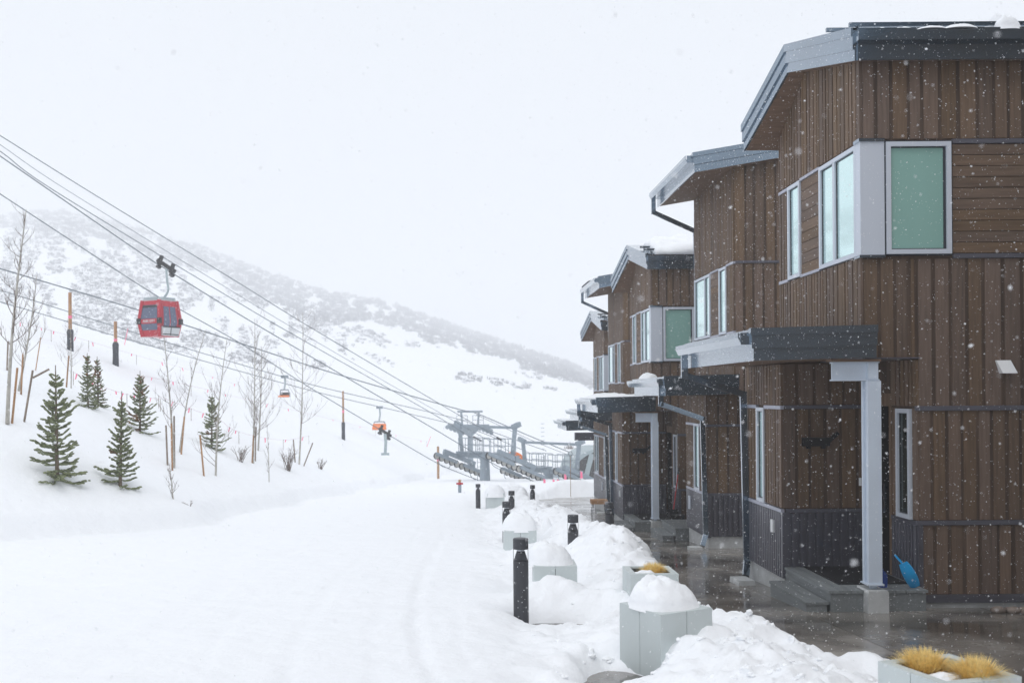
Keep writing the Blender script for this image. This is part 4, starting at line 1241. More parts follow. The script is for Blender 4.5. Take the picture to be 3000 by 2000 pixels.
def portal_tower(label, dP):
    base = (PL_ + PR_) / 2 + dP
    g = (PR_ - PL_); gz = g.z; half = math.hypot(g.x, g.y) / 2
    gnd = float(hill(base.x, base.y))
    t = thing('lift_tower', label, 'lift tower', (base.x, base.y, gnd), 0, 'portal towers of the gondola')
    O = t.location
    U = Vector((0, 0, 1)); zc = base.z - gnd
    def L(a, s=0, z=0): return LG * a + LD * s + U * z
    obj('mast', MB().poly([L(-.2, 0, -.3), L(-.2, 0, zc + .75)], [.42, .36], 14), M['steel'], t)
    obj('mast_head', MB().poly([L(-.2, 0, zc + .76), L(-.2, 0, zc + 1.25)], [.42, .42], 12), M['steel'], t)
    obj('cross_arm', MB().beam(L(-half - .2, 0, zc + 1.12), L(half + .2, 0, zc + 1.02), .4, .42), M['steel'], t)
    zt = zc + 3.35
    for s in (-1, 1):
        obj('portal_post', MB().beam(L(s * (half - .35), 0, zc + 1.2), L(s * (half - .05), 0, zt), .26, .32, (1, 0, 0)), M['steel'], t)
        obj('bar_end', MB().beam(L(s * (half - .3), 0, zt + .02), L(s * (half + .45), 0, zt + .28), .3, .36), M['steel'], t)
    obj('portal_bar', MB().beam(L(-half, 0, zt), L(half, 0, zt), .20, .20), M['steel'], t)
    for s in (-1, 1):
        rl = MB(); x0, x1 = sorted((s * .25, s * (half - .55)))
        zf = zc + 1.35
        for sy in (-.55, .55):
            for zz in (0.0, .55, 1.1): rl.poly([L(x0, sy, zf + zz), L(x1, sy, zf + zz)], .03, 5)
            for k in range(4):
                x = x0 + (x1 - x0) * k / 3; rl.poly([L(x, sy, zf), L(x, sy, zf + 1.1)], .03, 5)
        obj('catwalk_rail', rl, M['steel'], t)
        obj('catwalk', MB().beam(L(x0, 0, zf - .03), L(x1, 0, zf - .03), 1.1, .06), M['steel'], t)
    ld = MB()
    for sx in (-.2, .2): ld.poly([L(-.85, sx, -.2), L(-.85, sx, zc + 2.3)], .025, 5)
    for k in range(14): ld.poly([L(-.85, -.2, k * .35), L(-.85, .2, k * .35)], .018, 4)
    obj('ladder', ld, M['steel'], t)
    sheave_train(t, PL_ + dP, 10, -.36, 5.6)
    sheave_train(t, PR_ + dP, 12, -.36, 6.6)
    return t
portal_tower('nearer portal tower with two rows of sheaves left of the terminal', Vector((0, 0, 0)))
d2 = LD * 7.2; d2.z = -1.55
portal_tower('lower portal tower behind the first, right beside the terminal', d2)

# carriers --------------------------------------------------------------
def grip(t, z, ang):
    R_ = Matrix.Rotation(ang, 3, 'Z')
    g = MB(); s_ = -.55
    def q(a, b, c): return R_ @ Vector((a, b, c))
    g.beam(q(-.55, 0, z + .30), q(.55, 0, z - .30), .16, .20)
    g.beam(q(-.45, 0, z + .05), q(-.25, 0, z + .55), .2, .16, (0, 1, 0)); g.beam(q(.25, 0, z - .38), q(.45, 0, z + .15), .2, .16, (0, 1, 0))
    g.beam(q(-.5, .1, z + .0), q(-.32, .1, z - .12), .3, .14); g.beam(q(.28, .1, z - .42), q(.48, .1, z - .55), .3, .14)
    return obj('grip', g, M['black'], t)
ga = math.atan2(LD.y, LD.x)
gp = on_line(487, 779, PR_)
px_m = gp.y / F                                   # metres per photo pixel at the cabin
t = thing('gondola_cabin', 'red gondola cabin hanging from the cable above the snowy slope', 'gondola', gp)
Z0 = -(878 - 779) * px_m                          # roof level below the rope
ZB = -(987 - 779) * px_m                          # floor level
hgt = Z0 - ZB
ca = math.radians(30)
RC = Matrix.Rotation(-ca, 3, 'Z')
cx_off = (467 - 487) * px_m
def half_at(z):
    f = (z - ZB) / hgt
    return .83 * np.interp(f, [0, .40, 1.0], [.80, .97, .79])
def cp(s, z, side, out=0.0):
    """point on a cabin side: s -1..1 across, z height, side 0..3"""
    h = float(half_at(z))
    p = Vector((s * h, -(h + out), z))
    return RC @ (Matrix.Rotation(side * math.pi / 2, 3, 'Z') @ p) + Vector((cx_off, 0, 0))
shell = MB()
zs_ = [ZB, ZB + .40 * hgt, Z0 - .10]
for i in range(2):
    for k in range(4):
        a, b = zs_[i], zs_[i + 1]
        shell.add([cp(-1, a, k), cp(1, a, k), cp(1, b, k), cp(-1, b, k)], [(0, 1, 2, 3)])
shell.add([cp(-1, ZB, k) for k in range(4)], [(3, 2, 1, 0)]); shell.add([cp(-1, Z0 - .1, k) for k in range(4)], [(0, 1, 2, 3)])
body = obj('body', shell, M['red'], t)
def cpanel(name, s0, s1, f0, f1, side, m, out=.012, parent=None, thick=.02):
    zA, zB_ = ZB + f0 * hgt, ZB + f1 * hgt
    zz = [zA] + ([ZB + .40 * hgt] if f0 < .40 < f1 else []) + [zB_]
    mb = MB()
    for i in range(len(zz) - 1):
        a, b = zz[i], zz[i + 1]
        mb.hexa([cp(s0, a, side, -thick), cp(s1, a, side, -thick), cp(s1, a, side, out), cp(s0, a, side, out)], [cp(s0, b, side, -thick), cp(s1, b, side, -thick), cp(s1, b, side, out), cp(s0, b, side, out)])
    return obj(name, mb, m, parent or t)
for side in range(4):
    if side in (0, 2):      # long windows, lettered band between
        cpanel('window', -.86, .80, .47, .84, side, M['cabglass'])
        cpanel('window_shade', -.84, .78, .77, .83, side, M['black'], .018)
        cpanel('window', -.86, .80, .17, .34, side, M['cabglass'])
    else:                   # door side
        dr = cpanel('door', -.70, .74, .06, .86, side, M['red'], .02)
        cpanel('pane', -.60, -.04, .24, .80, side, M['cabglass'], .03, dr)
        cpanel('pane', .06, .64, .24, .80, side, M['cabglass'], .03, dr)
        rk = cpanel('ski_rack', -.88, .90, .02, .26, side, M['rack'], .17)
        cpanel('rack_slots', -.86, .88, .235, .262, side, M['black'], .175, rk); cpanel('rack_slots', -.86, .88, .045, .07, side, M['black'], .175, rk); cpanel('rack_gap', -.06, .02, .03, .255, side, M['black'], .175, rk)
for k in range(4):      # red corner posts and dark waist bumpers
    mb = MB()
    for i, (a, b) in enumerate(((0, .40), (.40, .965))):
        za_, zb2 = ZB + a * hgt, ZB + b * hgt
        mb.beam(cp(-1, za_, k), cp(-1, zb2, k), .17, .17, (0, 1, .01))
    obj('corner_post', mb, M['red'], t)
    c = cp(-1, ZB + .41 * hgt, k)
    obj('bumper', MB().poly([c - Vector((0, 0, .16)), c + Vector((0, 0, .16))], .15, 8), M['black'], t)
rf = MB().hexa([cp(-1, Z0 - .095, k) for k in range(4)], [cp(-.9, Z0 + .02, k) for k in range(4)])
roofo = obj('cabin_roof', rf, M['rack'], t)
fr_ = MB()
for k in range(4): fr_.beam(cp(-.8, Z0 + .06, k), cp(.8, Z0 + .06, k), .08, .08)
obj('roof_rails', fr_, M['hanger'], roofo)
hang = MB().poly(smooth_pts([Vector((0, 0, -.15)), Vector((.04, 0, -.8)), Vector((.10, 0, Z0 + .55)), Vector((cx_off * .3, 0, Z0 + .15)), Vector((cx_off * .8, 0, Z0 + .02))], 4), .065, 8)
obj('hanger', hang, M['hanger'], t)
grip(t, 0, ga)
tc = bpy.data.curves.new('lettering', 'FONT'); tc.body = 'PARK CITY'; tc.size = .205; tc.align_x = 'CENTER'; tc.align_y = 'CENTER'; tc.extrude = .006
to = bpy.data.objects.new('tmp_text', tc); COL.objects.link(to)
bpy.context.view_layer.update()
tme = bpy.data.meshes.new_from_object(to.evaluated_get(bpy.context.evaluated_depsgraph_get()))
bpy.data.objects.remove(to)
tme.name = 'lettering'; tme.materials.clear(); tme.materials.append(M['white'])
for vtx in tme.vertices:
    x, y, z = vtx.co
    vtx.co = cp(0, ZB + .405 * hgt, 0, .018 + z) + RC @ Vector((x * .95, 0, y))
link('lettering', tme, t)

# empty hanger farther down the lower rope
hp = on_line(1128, 1266, PL_)
t = thing('rope_hanger', 'grey carrier hanger without visible cabin on the lower gondola rope', 'hanger', hp)
grip(t, 0, ga)
obj('arm', MB().poly([(0, 0, -.1), (.05, 0, -.8), (0, 0, -1.55)], .11, 8), M['hanger'], t)
obj('foot', MB().box(-.3, .3, -.12, .12, -1.72, -1.55), M['hanger'], t)

# chairlift behind ------------------------------------------------------
YT = 112.0
def cl(px, py, side): # chairlift plane: from far left near to the tower
    u0, u1 = uv(0, 800)[0], uv(1376, 1240)[0]
    A_ = Vector((u0 * 82, 82, 0)); B_ = Vector((u1 * YT, YT, 0)); d = (B_ - A_).normalized(); n = Vector((d.y, -d.x, 0)) * side
    A_ = A_ + n
    u, v = uv(px, py)
    s = (u * A_.y - A_.x) / (d.x - u * d.y); Y = A_.y + d.y * s
    return Vector((u * Y, Y, CAMZ - v * Y))
rope('haul_rope', [cl(x, y, 1.9) for x, y in [(-150,812),(0,850),(430,985),(900,1123),(1200,1193),(1352,1230),(1425,1258),(1600,1320)]], .036, 'upper chairlift rope of the far lift crossing behind the cabin')
rope('haul_rope', [cl(x, y, -1.9) for x, y in [(-150,845),(0,884),(430,1010),(900,1141),(1150,1200),(1330,1243),(1420,1270),(1560,1330)]], .036, 'lower chairlift rope carrying the orange bubble chair')
rope('signal_cable', [cl(x, y, 0) for x, y in [(-150,742),(0,787),(430,916),(900,1069),(1200,1158),(1350,1200),(1400,1212),(1560,1280),(1720,1345)]], .055, 'thick communication cable passing over the far chairlift tower')
rope('signal_cable', [cl(x, y, 1.2) for x, y in [(1395,1214),(1560,1290),(1680,1338)]], .03, 'short cable running down right from the far tower')
tp = at(1378, 1345, YT)
gnd = float(hill(tp.x, tp.y))
t = thing('lift_tower', 'far chairlift tower with raised frame standing behind the portal', 'lift tower', (tp.x, tp.y, gnd - .5))
def tz(py): return at(1378, py, YT).z - (gnd - .5)
obj('mast', MB().poly([(0, 0, 0), (0, 0, tz(1258))], [.36, .28], 14), M['steel'], t)
w_ = 2.15
obj('cross_arm', MB().beam((-w_, 0, tz(1250)), (w_, 0, tz(1250)), .5, .55), M['steel'], t)
obj('cross_arm_gusset', MB().hexa([(-.32,-.2,tz(1275)),(.32,-.2,tz(1275)),(.32,.2,tz(1275)),(-.32,.2,tz(1275))], [(-1.1,-.2,tz(1255)),(1.1,-.2,tz(1255)),(1.1,.2,tz(1255)),(-1.1,.2,tz(1255))]), M['steel'], t)
for s in (-1, 1):
    obj('frame_post', MB().beam((s * .86, 0, tz(1250)), (s * 1.0, 0, tz(1206)), .22, .22, (0, 1, 0)), M['steel'], t)
    q = [(s * 1.62 - .85, -.6, tz(1244)), (s * 1.62 + .85, .6, tz(1263))]
    obj('sheave_row', MB().beam(q[0], q[1], .3, .35), M['steel'], t)
    for k in range(5):
        f_ = k / 4; c = Vector(q[0]).lerp(Vector(q[1]), f_)
        obj('sheave', MB().poly([c + Vector((-.08, -.2, -.22)), c + Vector((-.08, .1, -.22))], .24, 12), M['steel'], t)
    rl = MB()
    for zz in (1244, 1230, 1217): rl.poly([(s * .3, .5, tz(zz)), (s * 1.5, .5, tz(zz))], .03, 5)
    for x in (.3, .9, 1.5): rl.poly([(s * x, .5, tz(1247)), (s * x, .5, tz(1217))], .03, 5)
    obj('rail', rl, M['steel'], t)
obj('frame_bar', MB().poly([(-1.42, 0, tz(1205)), (1.42, 0, tz(1205))], .11, 8), M['steel'], t)
def chair(px, py_rope, py_seat, label, side, sc_=1.0, bh=.26):
    p = cl(px, py_rope, side); m_ = p.y / F; drop = (py_seat - py_rope) * m_
    t = thing('chairlift_chair', label, 'chairlift chair', p, 0, 'chairs of the far chairlift')
    obj('grip', MB().box(-.35, .35, -.12, .12, -.18, .1), M['steel'], t)
    obj('hanger', MB().poly([(0, 0, 0), (.05, 0, -drop * .35), (-.08, 0, -drop * .68)], .09, 7), M['hanger'], t)
    w = .95 * sc_
    fr2 = MB().poly([(-w * .85, 0, -drop * .66), (w * .75, 0, -drop * .66)], .07, 6)
    fr2.poly([(-w * .85, 0, -drop * .66), (-w, 0, -drop)], .05, 6); fr2.poly([(w * .75, 0, -drop * .66), (w, 0, -drop)], .05, 6)
    obj('frame', fr2, M['steel'], t)
    n = 10; prof = []
    bub = MB(); vs = []; fs = []
    for i in range(n + 1):
        a = math.pi * .5 * i / n
        for s in (-1, 1): vs.append((s * w * (.95 + .15 * math.sin(a)), -.75 * math.sin(a), -drop * (1 - bh) - drop * bh * (1 - math.cos(a))))
    n1 = len(vs); vs += [(x, y + .04, z - .04) for x, y, z in vs]
    for i in range(n):
        a = 2 * i; fs.append((a, a + 1, a + 3, a + 2)); fs.append((n1 + a, n1 + a + 2, n1 + a + 3, n1 + a + 1))
    for i in range(n):
        for s in (0, 1): fs.append((2*i + s, 2*i + 2 + s, n1 + 2*i + 2 + s, n1 + 2*i + s))
    bub.add(vs, fs)
    obj('bubble', bub, M['orange'], t)
    obj('seat', MB().box(-w, w, -.5, .15, -drop * 1.0, -drop * .97).box(-w, w, .1, .2, -drop * .97, -drop * .78), M['black'], t)
chair(1112, 1192, 1257, 'orange bubble chair hanging left of the far tower', -1.9, .72)
chair(834, 1102, 1162, 'tiny far chair with orange bubble above the thin aspens', 1.9, .5, .08)
# bubble of a parked chair showing between the portal's posts
p = at(1507, 1340, 88)
t = thing('chairlift_chair', 'orange bubble of a chair half hidden behind the portal tower', 'chairlift chair', (p.x, p.y, p.z), 0, 'chairs of the far chairlift')
mb = MB(); vs = []; fs = []; n = 12
for i in range(n + 1):
    a = math.pi * i / n
    for s, sy in ((1.0, -.3), (1.0, .3)): vs.append((-math.cos(a) * .85, sy, math.sin(a) * .62 - .2 * (i / n)))
for i in range(n): fs.append((2*i, 2*i+1, 2*i+3, 2*i+2))
fs.append(tuple(2 * i for i in range(n + 1))); fs.append(tuple(2 * i + 1 for i in reversed(range(n + 1))))
mb.add(vs, fs); obj('bubble', mb, M['orange'], t)
obj('seat', MB().box(-.75, .75, .31, .6, -.5, -.2), M['black'], t)

# gondola terminal: arched hood with dark glazing, behind the end of the row
YS = 86.0
def sp(px, py): return at(px, py, YS)
b = sp(1668, 1402); e = sp(1745, 1318)
gnd = float(hill(b.x, YS))
t = thing('lift_terminal', 'grey arched gondola terminal with dark glazing behind the last house', 'lift terminal', (b.x, YS, gnd))
O = Vector(t.location)
rx_, rz_ = (e.x - b.x) * 1.15, e.z - b.z
def arc(f, k=1.0): # f 0..1 quarter ellipse from foot to crown
    a = f * math.pi / 2
    return (rx_ * (1 - math.cos(a)) + (1 - k) * rx_, rz_ * k * math.sin(a) + (b.z - O.z))
prof = [arc(i / 14) for i in range(15)] + [(rx_ + 9, arc(1)[1]), (rx_ + 9, b.z - O.z)]
hood = MB().extrude(prof, 'y', 0, 7)
ho = obj('hood', hood, M['cabglass'], t)
bpy.data.objects[ho.name].data.materials[0] = M['termglass']
ribs = MB()
pr = [arc(i / 14) for i in range(15)]
outer = [(x - .10, z + .08) for x, z in pr]; inner = [(x + .24, z - .10) for x, z in pr[:-1]] + [(pr[-1][0], pr[-1][1] - .3)]
ribs.extrude(outer + list(reversed(inner)), 'y', -.12, 7.1)
ribs.box(rx_ - .05, rx_ + 9, -.12, 7.1, arc(1)[1] - .75, arc(1)[1] + .08)
obj('hood_shell', ribs, M['hanger'], t)
for xx in (1.75,):
    obj('rib', MB().beam((xx - .35, -.06, b.z - O.z), (xx + .2, -.06, b.z - O.z + 2.15), .42, .1, (0, 1, 0)), M['hanger'], t)
obj('base_beam', MB().box(-1.6, rx_ + 9, -.4, 6, b.z - O.z - .62, b.z - O.z - .002), M['steel'], t)
for k in range(3):
    obj('support_leg', MB().box(.4 + k * 3.0, 1.0 + k * 3.0, 1.5, 2.2, -.3, b.z - O.z - .62), M['steel'], t)

# ================================================================== HILLSIDE: trees, stakes, posts, flags
def spruce(px, py, ytop, label, seed, spread=.30, brown=0.0, dead_top=.18):
    rs = random.Random(seed)
    b = hit(px, py); m_ = b.y / F; h = (py - ytop) * m_
    t = thing('spruce_tree', label, 'spruce', b - Vector((0, 0, .05)), 0, 'young planted spruces on the bank')
    lean = Vector((rs.uniform(-.02, .02), rs.uniform(-.02, .02), 0))
    obj('trunk', MB().poly([lean * h * k / 6 + Vector((0, 0, h * k / 6)) for k in range(7)], [h * .017 * (1 - k / 6.6) + .006 for k in range(7)], 7), M['sprucebark'], t)
    mb, mb2 = MB(), MB()
    def twig(p, d, L, r, which):
        d = d.normalized(); a = d.orthogonal().normalized(); c = d.cross(a)
        base = len(which.v); n = 6
        for f_, rr_ in ((0, .55), (.35, 1.0), (.75, .8)):
            for k in range(n):
                an = 2 * math.pi * k / n
                q = rr_ * r * (1.25 if k % 2 else .55) * rs.uniform(.8, 1.2)
                P_ = p + d * L * f_ + (a * math.cos(an) + c * math.sin(an)) * q
                which.v.append(tuple(P_))
        which.v.append(tuple(p + d * L))
        for i in range(2):
            for k in range(n):
                k2 = (k + 1) % n; which.f.append((base + i*n + k, base + i*n + k2, base + (i+1)*n + k2, base + (i+1)*n + k))
        for k in range(n): which.f.append((base + 2*n + k, base + 2*n + (k + 1) % n, base + 3*n))
    z = .02
    r0 = .0095 * h + .004
    while z < 1 - dead_top * .55:
        nb = rs.choice([4, 5, 6, 7])
        a0 = rs.uniform(0, 6.28)
        for k in range(nb):
            if rs.random() < .10: continue
            az = a0 + 2 * math.pi * k / nb + rs.uniform(-.3, .3)
            L = h * spread * (1.02 - z) ** .8 * rs.uniform(.55, 1.15)
            if rs.random() < .07: L *= 1.5
            el = math.radians(2 + 40 * z + rs.uniform(-12, 14)) if z > .12 else math.radians(rs.uniform(-14, 4))
            d = Vector((math.cos(az) * math.cos(el), math.sin(az) * math.cos(el), math.sin(el)))
            p0 = lean * h * z + Vector((0, 0, h * z))
            nseg = max(2, int(L / (h * .042)))
            which = mb2 if rs.random() < brown * (1.8 if z > .5 else .6) else mb
            sag = Vector((0, 0, -.10 * L))
            prev = p0
            for s in range(1, nseg + 1):
                f_ = s / nseg
                p = p0 + d * L * f_ + sag * math.sin(f_ * math.pi) + Vector((0, 0, .10 * L * f_ * f_))
                dd = (p - prev)
                twig(prev, dd, dd.length * 1.25, r0 * (1.1 - .25 * f_), which)
                if s >= 1:
                    side = Vector((-math.sin(az), math.cos(az), 0))
                    for sg in (-1, 1):
                        if rs.random() < .16: continue
                        dv = d * .75 + side * sg * rs.uniform(.5, .95) + Vector((0, 0, rs.uniform(-.15, .22)))
                        Ls = h * .062 * (1.15 - .55 * f_) * rs.uniform(.7, 1.3) * (1.2 - .4 * z)
                        twig(p - dd * rs.random() * .5, dv, Ls, r0 * .85, which)
                        if Ls > h * .045 and rs.random() < .6:
                            twig(p + dv.normalized() * Ls * .45, dv + d * rs.uniform(.5, 1.0), Ls * .55, r0 * .75, which)
                prev = p
        z += rs.uniform(.040, .062)
    # leader
    for k in range(int(9 * dead_top / .18)):
        zz = 1 - dead_top + dead_top * .55 * rs.random()
        az = rs.uniform(0, 6.28)
        twig(lean * h * zz + Vector((0, 0, h * zz)), Vector((math.cos(az), math.sin(az), .55)), h * .05, r0 * .7, mb)
    obj('crown', mb, M['needle'], t, smooth=True)
    if mb2.v: obj('browned_twigs', mb2, M['brownneedle'], t, smooth=True)['kind'] = 'stuff'
spruce(168, 1408, 1066, 'large young spruce nearest the ski run on the left bank', 1, .225, 0, .20)
spruce(352, 1426, 1142, 'slender leaning spruce right of the large one, bare leader', 2, .20, .04, .22)
spruce(258, 1192, 1030, 'left spruce of the close pair higher on the bank', 3, .23, .08)
spruce(288, 1188, 1040, 'right browned spruce of the close pair higher on the bank', 4, .20, .4)
spruce(410, 1264, 1082, 'spruce with browned top below the red cabin', 5, .27, .2)
spruce(620, 1312, 1150, 'small spruce behind a thin aspen stem', 6, .26, .03)

def aspen(base, top, label, seed, nbr=16, r=.045, bend=0.0, low=.25, blen=.22, up=.9, fork=0):
    rs = random.Random(seed)
    b = hit(*base); m_ = b.y / F
    h = (base[1] - top[1]) * m_; dx = (top[0] - base[0]) * m_
    t = thing('aspen_tree', label, 'bare tree', b - Vector((0, 0, .05)), 0, 'bare planted aspens on the bank')
    def spine(f_): return Vector((dx * f_ + bend * h * math.sin(f_ * 3.0) * .5, 0.04 * h * math.sin(f_ * 2.2 + seed), h * f_))
    ks = [k / 9 for k in range(10)]; r = r * .68
    obj('trunk', MB().poly([spine(k) for k in ks], [r * (1 - .86 * k) + .004 for k in ks], 7), M['trunk'], t)
    tw = MB()
    def branch(p, d, L, rad, depth):
        pts = [p]; q = p; dd = d.normalized(); n = 5
        for k in range(n):
            dd = (dd + Vector((rs.uniform(-.16, .16), rs.uniform(-.16, .16), .16))).normalized()
            q = q + dd * L / n; pts.append(q)
        tw.poly(pts, [rad * (1 - .8 * k / n) for k in range(n + 1)], 4, False)
        if depth > 0:
            for k in range(rs.choice([2, 3, 4])):
                i = rs.randint(1, n - 1)
                sd_ = Vector((rs.uniform(-1, 1), rs.uniform(-1, 1), rs.uniform(.1, .9)))
                branch(pts[i], dd + sd_ * .9, L * rs.uniform(.3, .55), rad * .55, depth - 1)
    nbr = int(nbr * 1.4)
    for k in range(nbr):
        f_ = low + (1 - low) * (k + rs.random()) / nbr
        if f_ > .97: continue
        az = rs.uniform(0, 6.28); e_ = rs.uniform(.35, up)
        L = h * blen * (1.15 - f_ * .8) * rs.uniform(.6, 1.25)
        branch(spine(f_), Vector((math.cos(az), math.sin(az) * .8, e_)), L, max(.006, r * .28 * (1.1 - .6 * f_)), 2 if L > .6 else 1)
    obj('crown', tw, M['twig'], t)
aspen((33, 1236), (76, 606), 'tallest bare aspen at the left edge, tied to two stakes', 11, 20, .075, -.02, .35, .20)
aspen((57, 1145), (104, 800), 'twiggy bare aspen behind the tallest one at the left edge', 12, 24, .06, .02, .2, .30)
aspen((207, 1137), (205, 945), 'small twiggy bare tree in front of the left padded post', 13, 16, .035, 0, .25, .36)
aspen((505, 1372), (486, 985), 'bare aspen with forked top below the cabin, left stem', 14, 16, .06, .01, .3, .22)
aspen((523, 1325), (612, 962), 'bare aspen leaning right behind the stake cluster', 15, 12, .045, -.06, .3, .22)
aspen((633, 1393), (672, 985), 'thin straight aspen right of the small spruce with one stake', 16, 18, .05, -.03, .06, .26)
aspen((745, 1355), (748, 930), 'full-crowned bare aspen in the middle of the bank, front stem', 17, 26, .06, .015, .15, .28)
aspen((758, 1318), (765, 1010), 'second stem behind the full-crowned aspen', 18, 20, .055, .02, .15, .3)
aspen((876, 1360), (888, 912), 'rightmost bare aspen with long curved side limbs', 19, 20, .06, .012, .2, .27, .6)
aspen((787, 1411), (783, 1232), 'slim whip of a sapling at the foot of the bank', 20, 12, .022, .01, .1, .16, 1.8)
aspen((507, 1463), (500, 1366), 'low many-stemmed sapling at the edge of the run', 21, 14, .022, 0, .05, .5, 1.8)

def shrub(px, py, w, hh_, label, seed, n=16, droop=.2):
    rs = random.Random(seed); b = hit(px, py); m_ = b.y / F
    t = thing('bare_shrub', label, 'shrub', b - Vector((0, 0, .03)), 0, 'leafless shrubs on the bank')
    mb = MB()
    for k in range(n):
        a = rs.uniform(0, 6.28); L = hh_ * m_ * rs.uniform(.6, 1.1); r_ = w * m_ * .5 * rs.uniform(.2, 1)
        p = Vector((rs.uniform(-.1, .1) * w * m_, rs.uniform(-.1, .1) * w * m_, 0)); e_ = Vector((math.cos(a) * r_, math.sin(a) * r_, L))
        md = p.lerp(e_, .5) + Vector((0, 0, L * .12))
        mb.poly([p, md, e_], [.012, .009, .004], 4, False)
        for j in range(3):
            q = p.lerp(e_, rs.uniform(.4, .9)) + Vector((0, 0, L * .06))
            mb.poly([q, q + Vector((rs.uniform(-1, 1), rs.uniform(-1, 1), rs.uniform(.3, 1.2))) * L * .28], [.006, .003], 3, False)
    obj('twigs', mb, M['twig'], t)
shrub(845, 1378, 70, 62, 'leafless shrub at the foot of the rightmost aspen', 1, 22)
shrub(940, 1374, 50, 32, 'small leafless shrub right of the rightmost aspen', 2, 14)
shrub(705, 1352, 60, 45, 'leafless shrub left of the full-crowned aspen', 3, 14)
shrub(560, 1483, 60, 22, 'single twig lying on the snow beside the run', 4, 3)
# leafless brush far behind the lifts
for k, (px, py, w, hh_) in enumerate([(1668, 1335, 46, 40), (1640, 1345, 60, 34), (1560, 1352, 70, 34), (1490, 1350, 60, 40), (1400, 1352, 60, 26), (1590, 1340, 40, 28)]):
    rs = random.Random(200 + k); Yb = 165 + k * 4; p = at(px, py, Yb); m_ = Yb / F; gz = float(hill(p.x, Yb))
    t = thing('far_brush', ['round leafless tree behind the terminal hood', 'wide leafless brush left of the terminal hood', 'leafless brush seen through the lower portal', 'leafless brush between the two portals', 'leafless brush behind the nearer portal rails', 'small leafless brush under the far cables'][k], 'brush', (p.x, Yb, min(gz, p.z)), 0, 'leafless brush behind the lifts')
    mb = MB()
    for j in range(110):
        a = rs.uniform(0, 6.28); q = math.sqrt(rs.random()) * w * m_ * .5; L = hh_ * m_ * rs.uniform(.55, 1.1) * math.sqrt(max(.15, 1 - (q / (w * m_ * .5)) ** 2)) + max(0, p.z - gz)
        p0 = Vector((math.cos(a) * q * .3, math.sin(a) * q * .3, 0)); e_ = Vector((math.cos(a) * q, math.sin(a) * q, L))
        md = p0.lerp(e_, .55) + Vector((rs.uniform(-.2, .2), 0, L * .08))
        mb.poly([p0, md, e_], [.05, .04, .02], 3, False)
    obj('twigs', mb, M['twig'], t)

def stake(top, bot, label, r=.036, m='stake', depth=0.0, name='tree_stake', cat='stake', group='wooden tree stakes'):
    b = hit(*bot); b.y += depth
    m_ = b.y / F
    e_ = Vector(((top[0] - bot[0]) * m_, 0, (bot[1] - top[1]) * m_))
    t = obj(name, MB().poly([(0, 0, -.1), e_], [r, r * .95], 8), M[m], None, b)
    return tag(t, label, cat, group)
ST_ = [((52, 1078), (34, 1240), 'leaning stake tied to the tallest aspen', 'stake'), ((97, 1085), (69, 1235), 'grey leaning stake right of the tallest aspen', 'greystake'),
       ((24, 1000), (20, 1085), 'short upright stake at the far left edge', 'greystake'), ((68, 1035), (61, 1156), 'stake tied to the twiggy left aspen', 'stake'),
       ((202, 1042), (194, 1134), 'stake beside the small twiggy tree', 'stake'),
       ((487, 1246), (491, 1363), 'left stake of the cluster below the cabin', 'greystake'), ((503, 1240), (505, 1378), 'thick middle stake of the cluster below the cabin', 'stake'), ((511, 1218), (511, 1366), 'tall middle stake of the cluster below the cabin', 'greystake'), ((541, 1220), (530, 1330), 'right leaning stake of the cluster below the cabin', 'stake'),
       ((587, 1274), (598, 1394), 'single stake left of the thin straight aspen', 'stake'),
       ((743, 1275), (738, 1356), 'front stake under the full-crowned aspen', 'stake'), ((750, 1250), (748, 1350), 'rear stake under the full-crowned aspen', 'greystake'),
       ((860, 1287), (865, 1354), 'left stake of the rightmost aspen', 'greystake'), ((917, 1297), (888, 1364), 'leaning right stake of the rightmost aspen', 'greystake')]
for a, b_, lab, m in ST_: stake(a, b_, lab, .031, m)
# brace nailed across to the grey leaning stake
b = hit(69, 1235); m_ = b.y / F
o = obj('brace', MB().beam((0, 0, 0), ((143 - 97) * m_, .05, (1107 - 1082) * m_), .035, .05), M['greystake'], None, b + Vector(((97 - 69) * m_, 0, (1235 - 1107) * m_)))
tag(o, 'grey brace slanting off the leaning stake', 'stake')
# tall marker posts with dark pads
def post(px, ytop, ybot, ypad, label, padded=True, r=.11, m='stake'):
    b = hit(px, ybot); m_ = b.y / F; h = (ybot - ytop) * m_
    t = thing('marker_post', label, 'post', b, 0, 'tall wooden posts along the run')
    obj('post', MB().poly([(0, 0, -.3), (0, 0, h)], [r, r * .92], 10), M[m], t)
    if padded:
        hp_ = (ybot - ypad) * m_
        obj('pad', MB().lathe((0, 0, 0), [(r * 1.75, -.1), (r * 1.75, hp_ * .2), (r * 1.65, hp_ * .5), (r * 1.8, hp_ * .9), (r * 1.4, hp_)], 12), M['pad'], t, smooth=True)
    obj('flag_band', MB().lathe((0, 0, 0), [(r * 1.03, h * .55), (r * 1.03, h * .60)], 10), M['pink'], t)
post(206, 857, 1026, 965, 'tall wooden post with dark pad left on the bank', r=.10)
post(339, 942, 1070, 1003, 'shorter orange-brown post with dark pad left of the cabin', r=.10)
post(1006, 1145, 1287, 1236, 'slim post with dark pad left of the lift towers', r=.085)
post(1284, 1307, 1402, 0, 'orange-brown post in front of the left sheaves', False, r=.11)
stake((375, 962), (364, 1010), 'thin leaning pink pole left of the cabin', .03, 'pink', 0, 'bamboo_pole', 'pole', None)
stake((1262, 1278), (1250, 1308), 'thin pink pole on the slope left of the sheaves', .03, 'pink', 0, 'bamboo_pole', 'pole', None)
stake((120, 988), (103, 1085), 'thin leaning pole right of the twiggy left aspen', .022, 'stake', 0, 'bamboo_pole', 'pole', None)

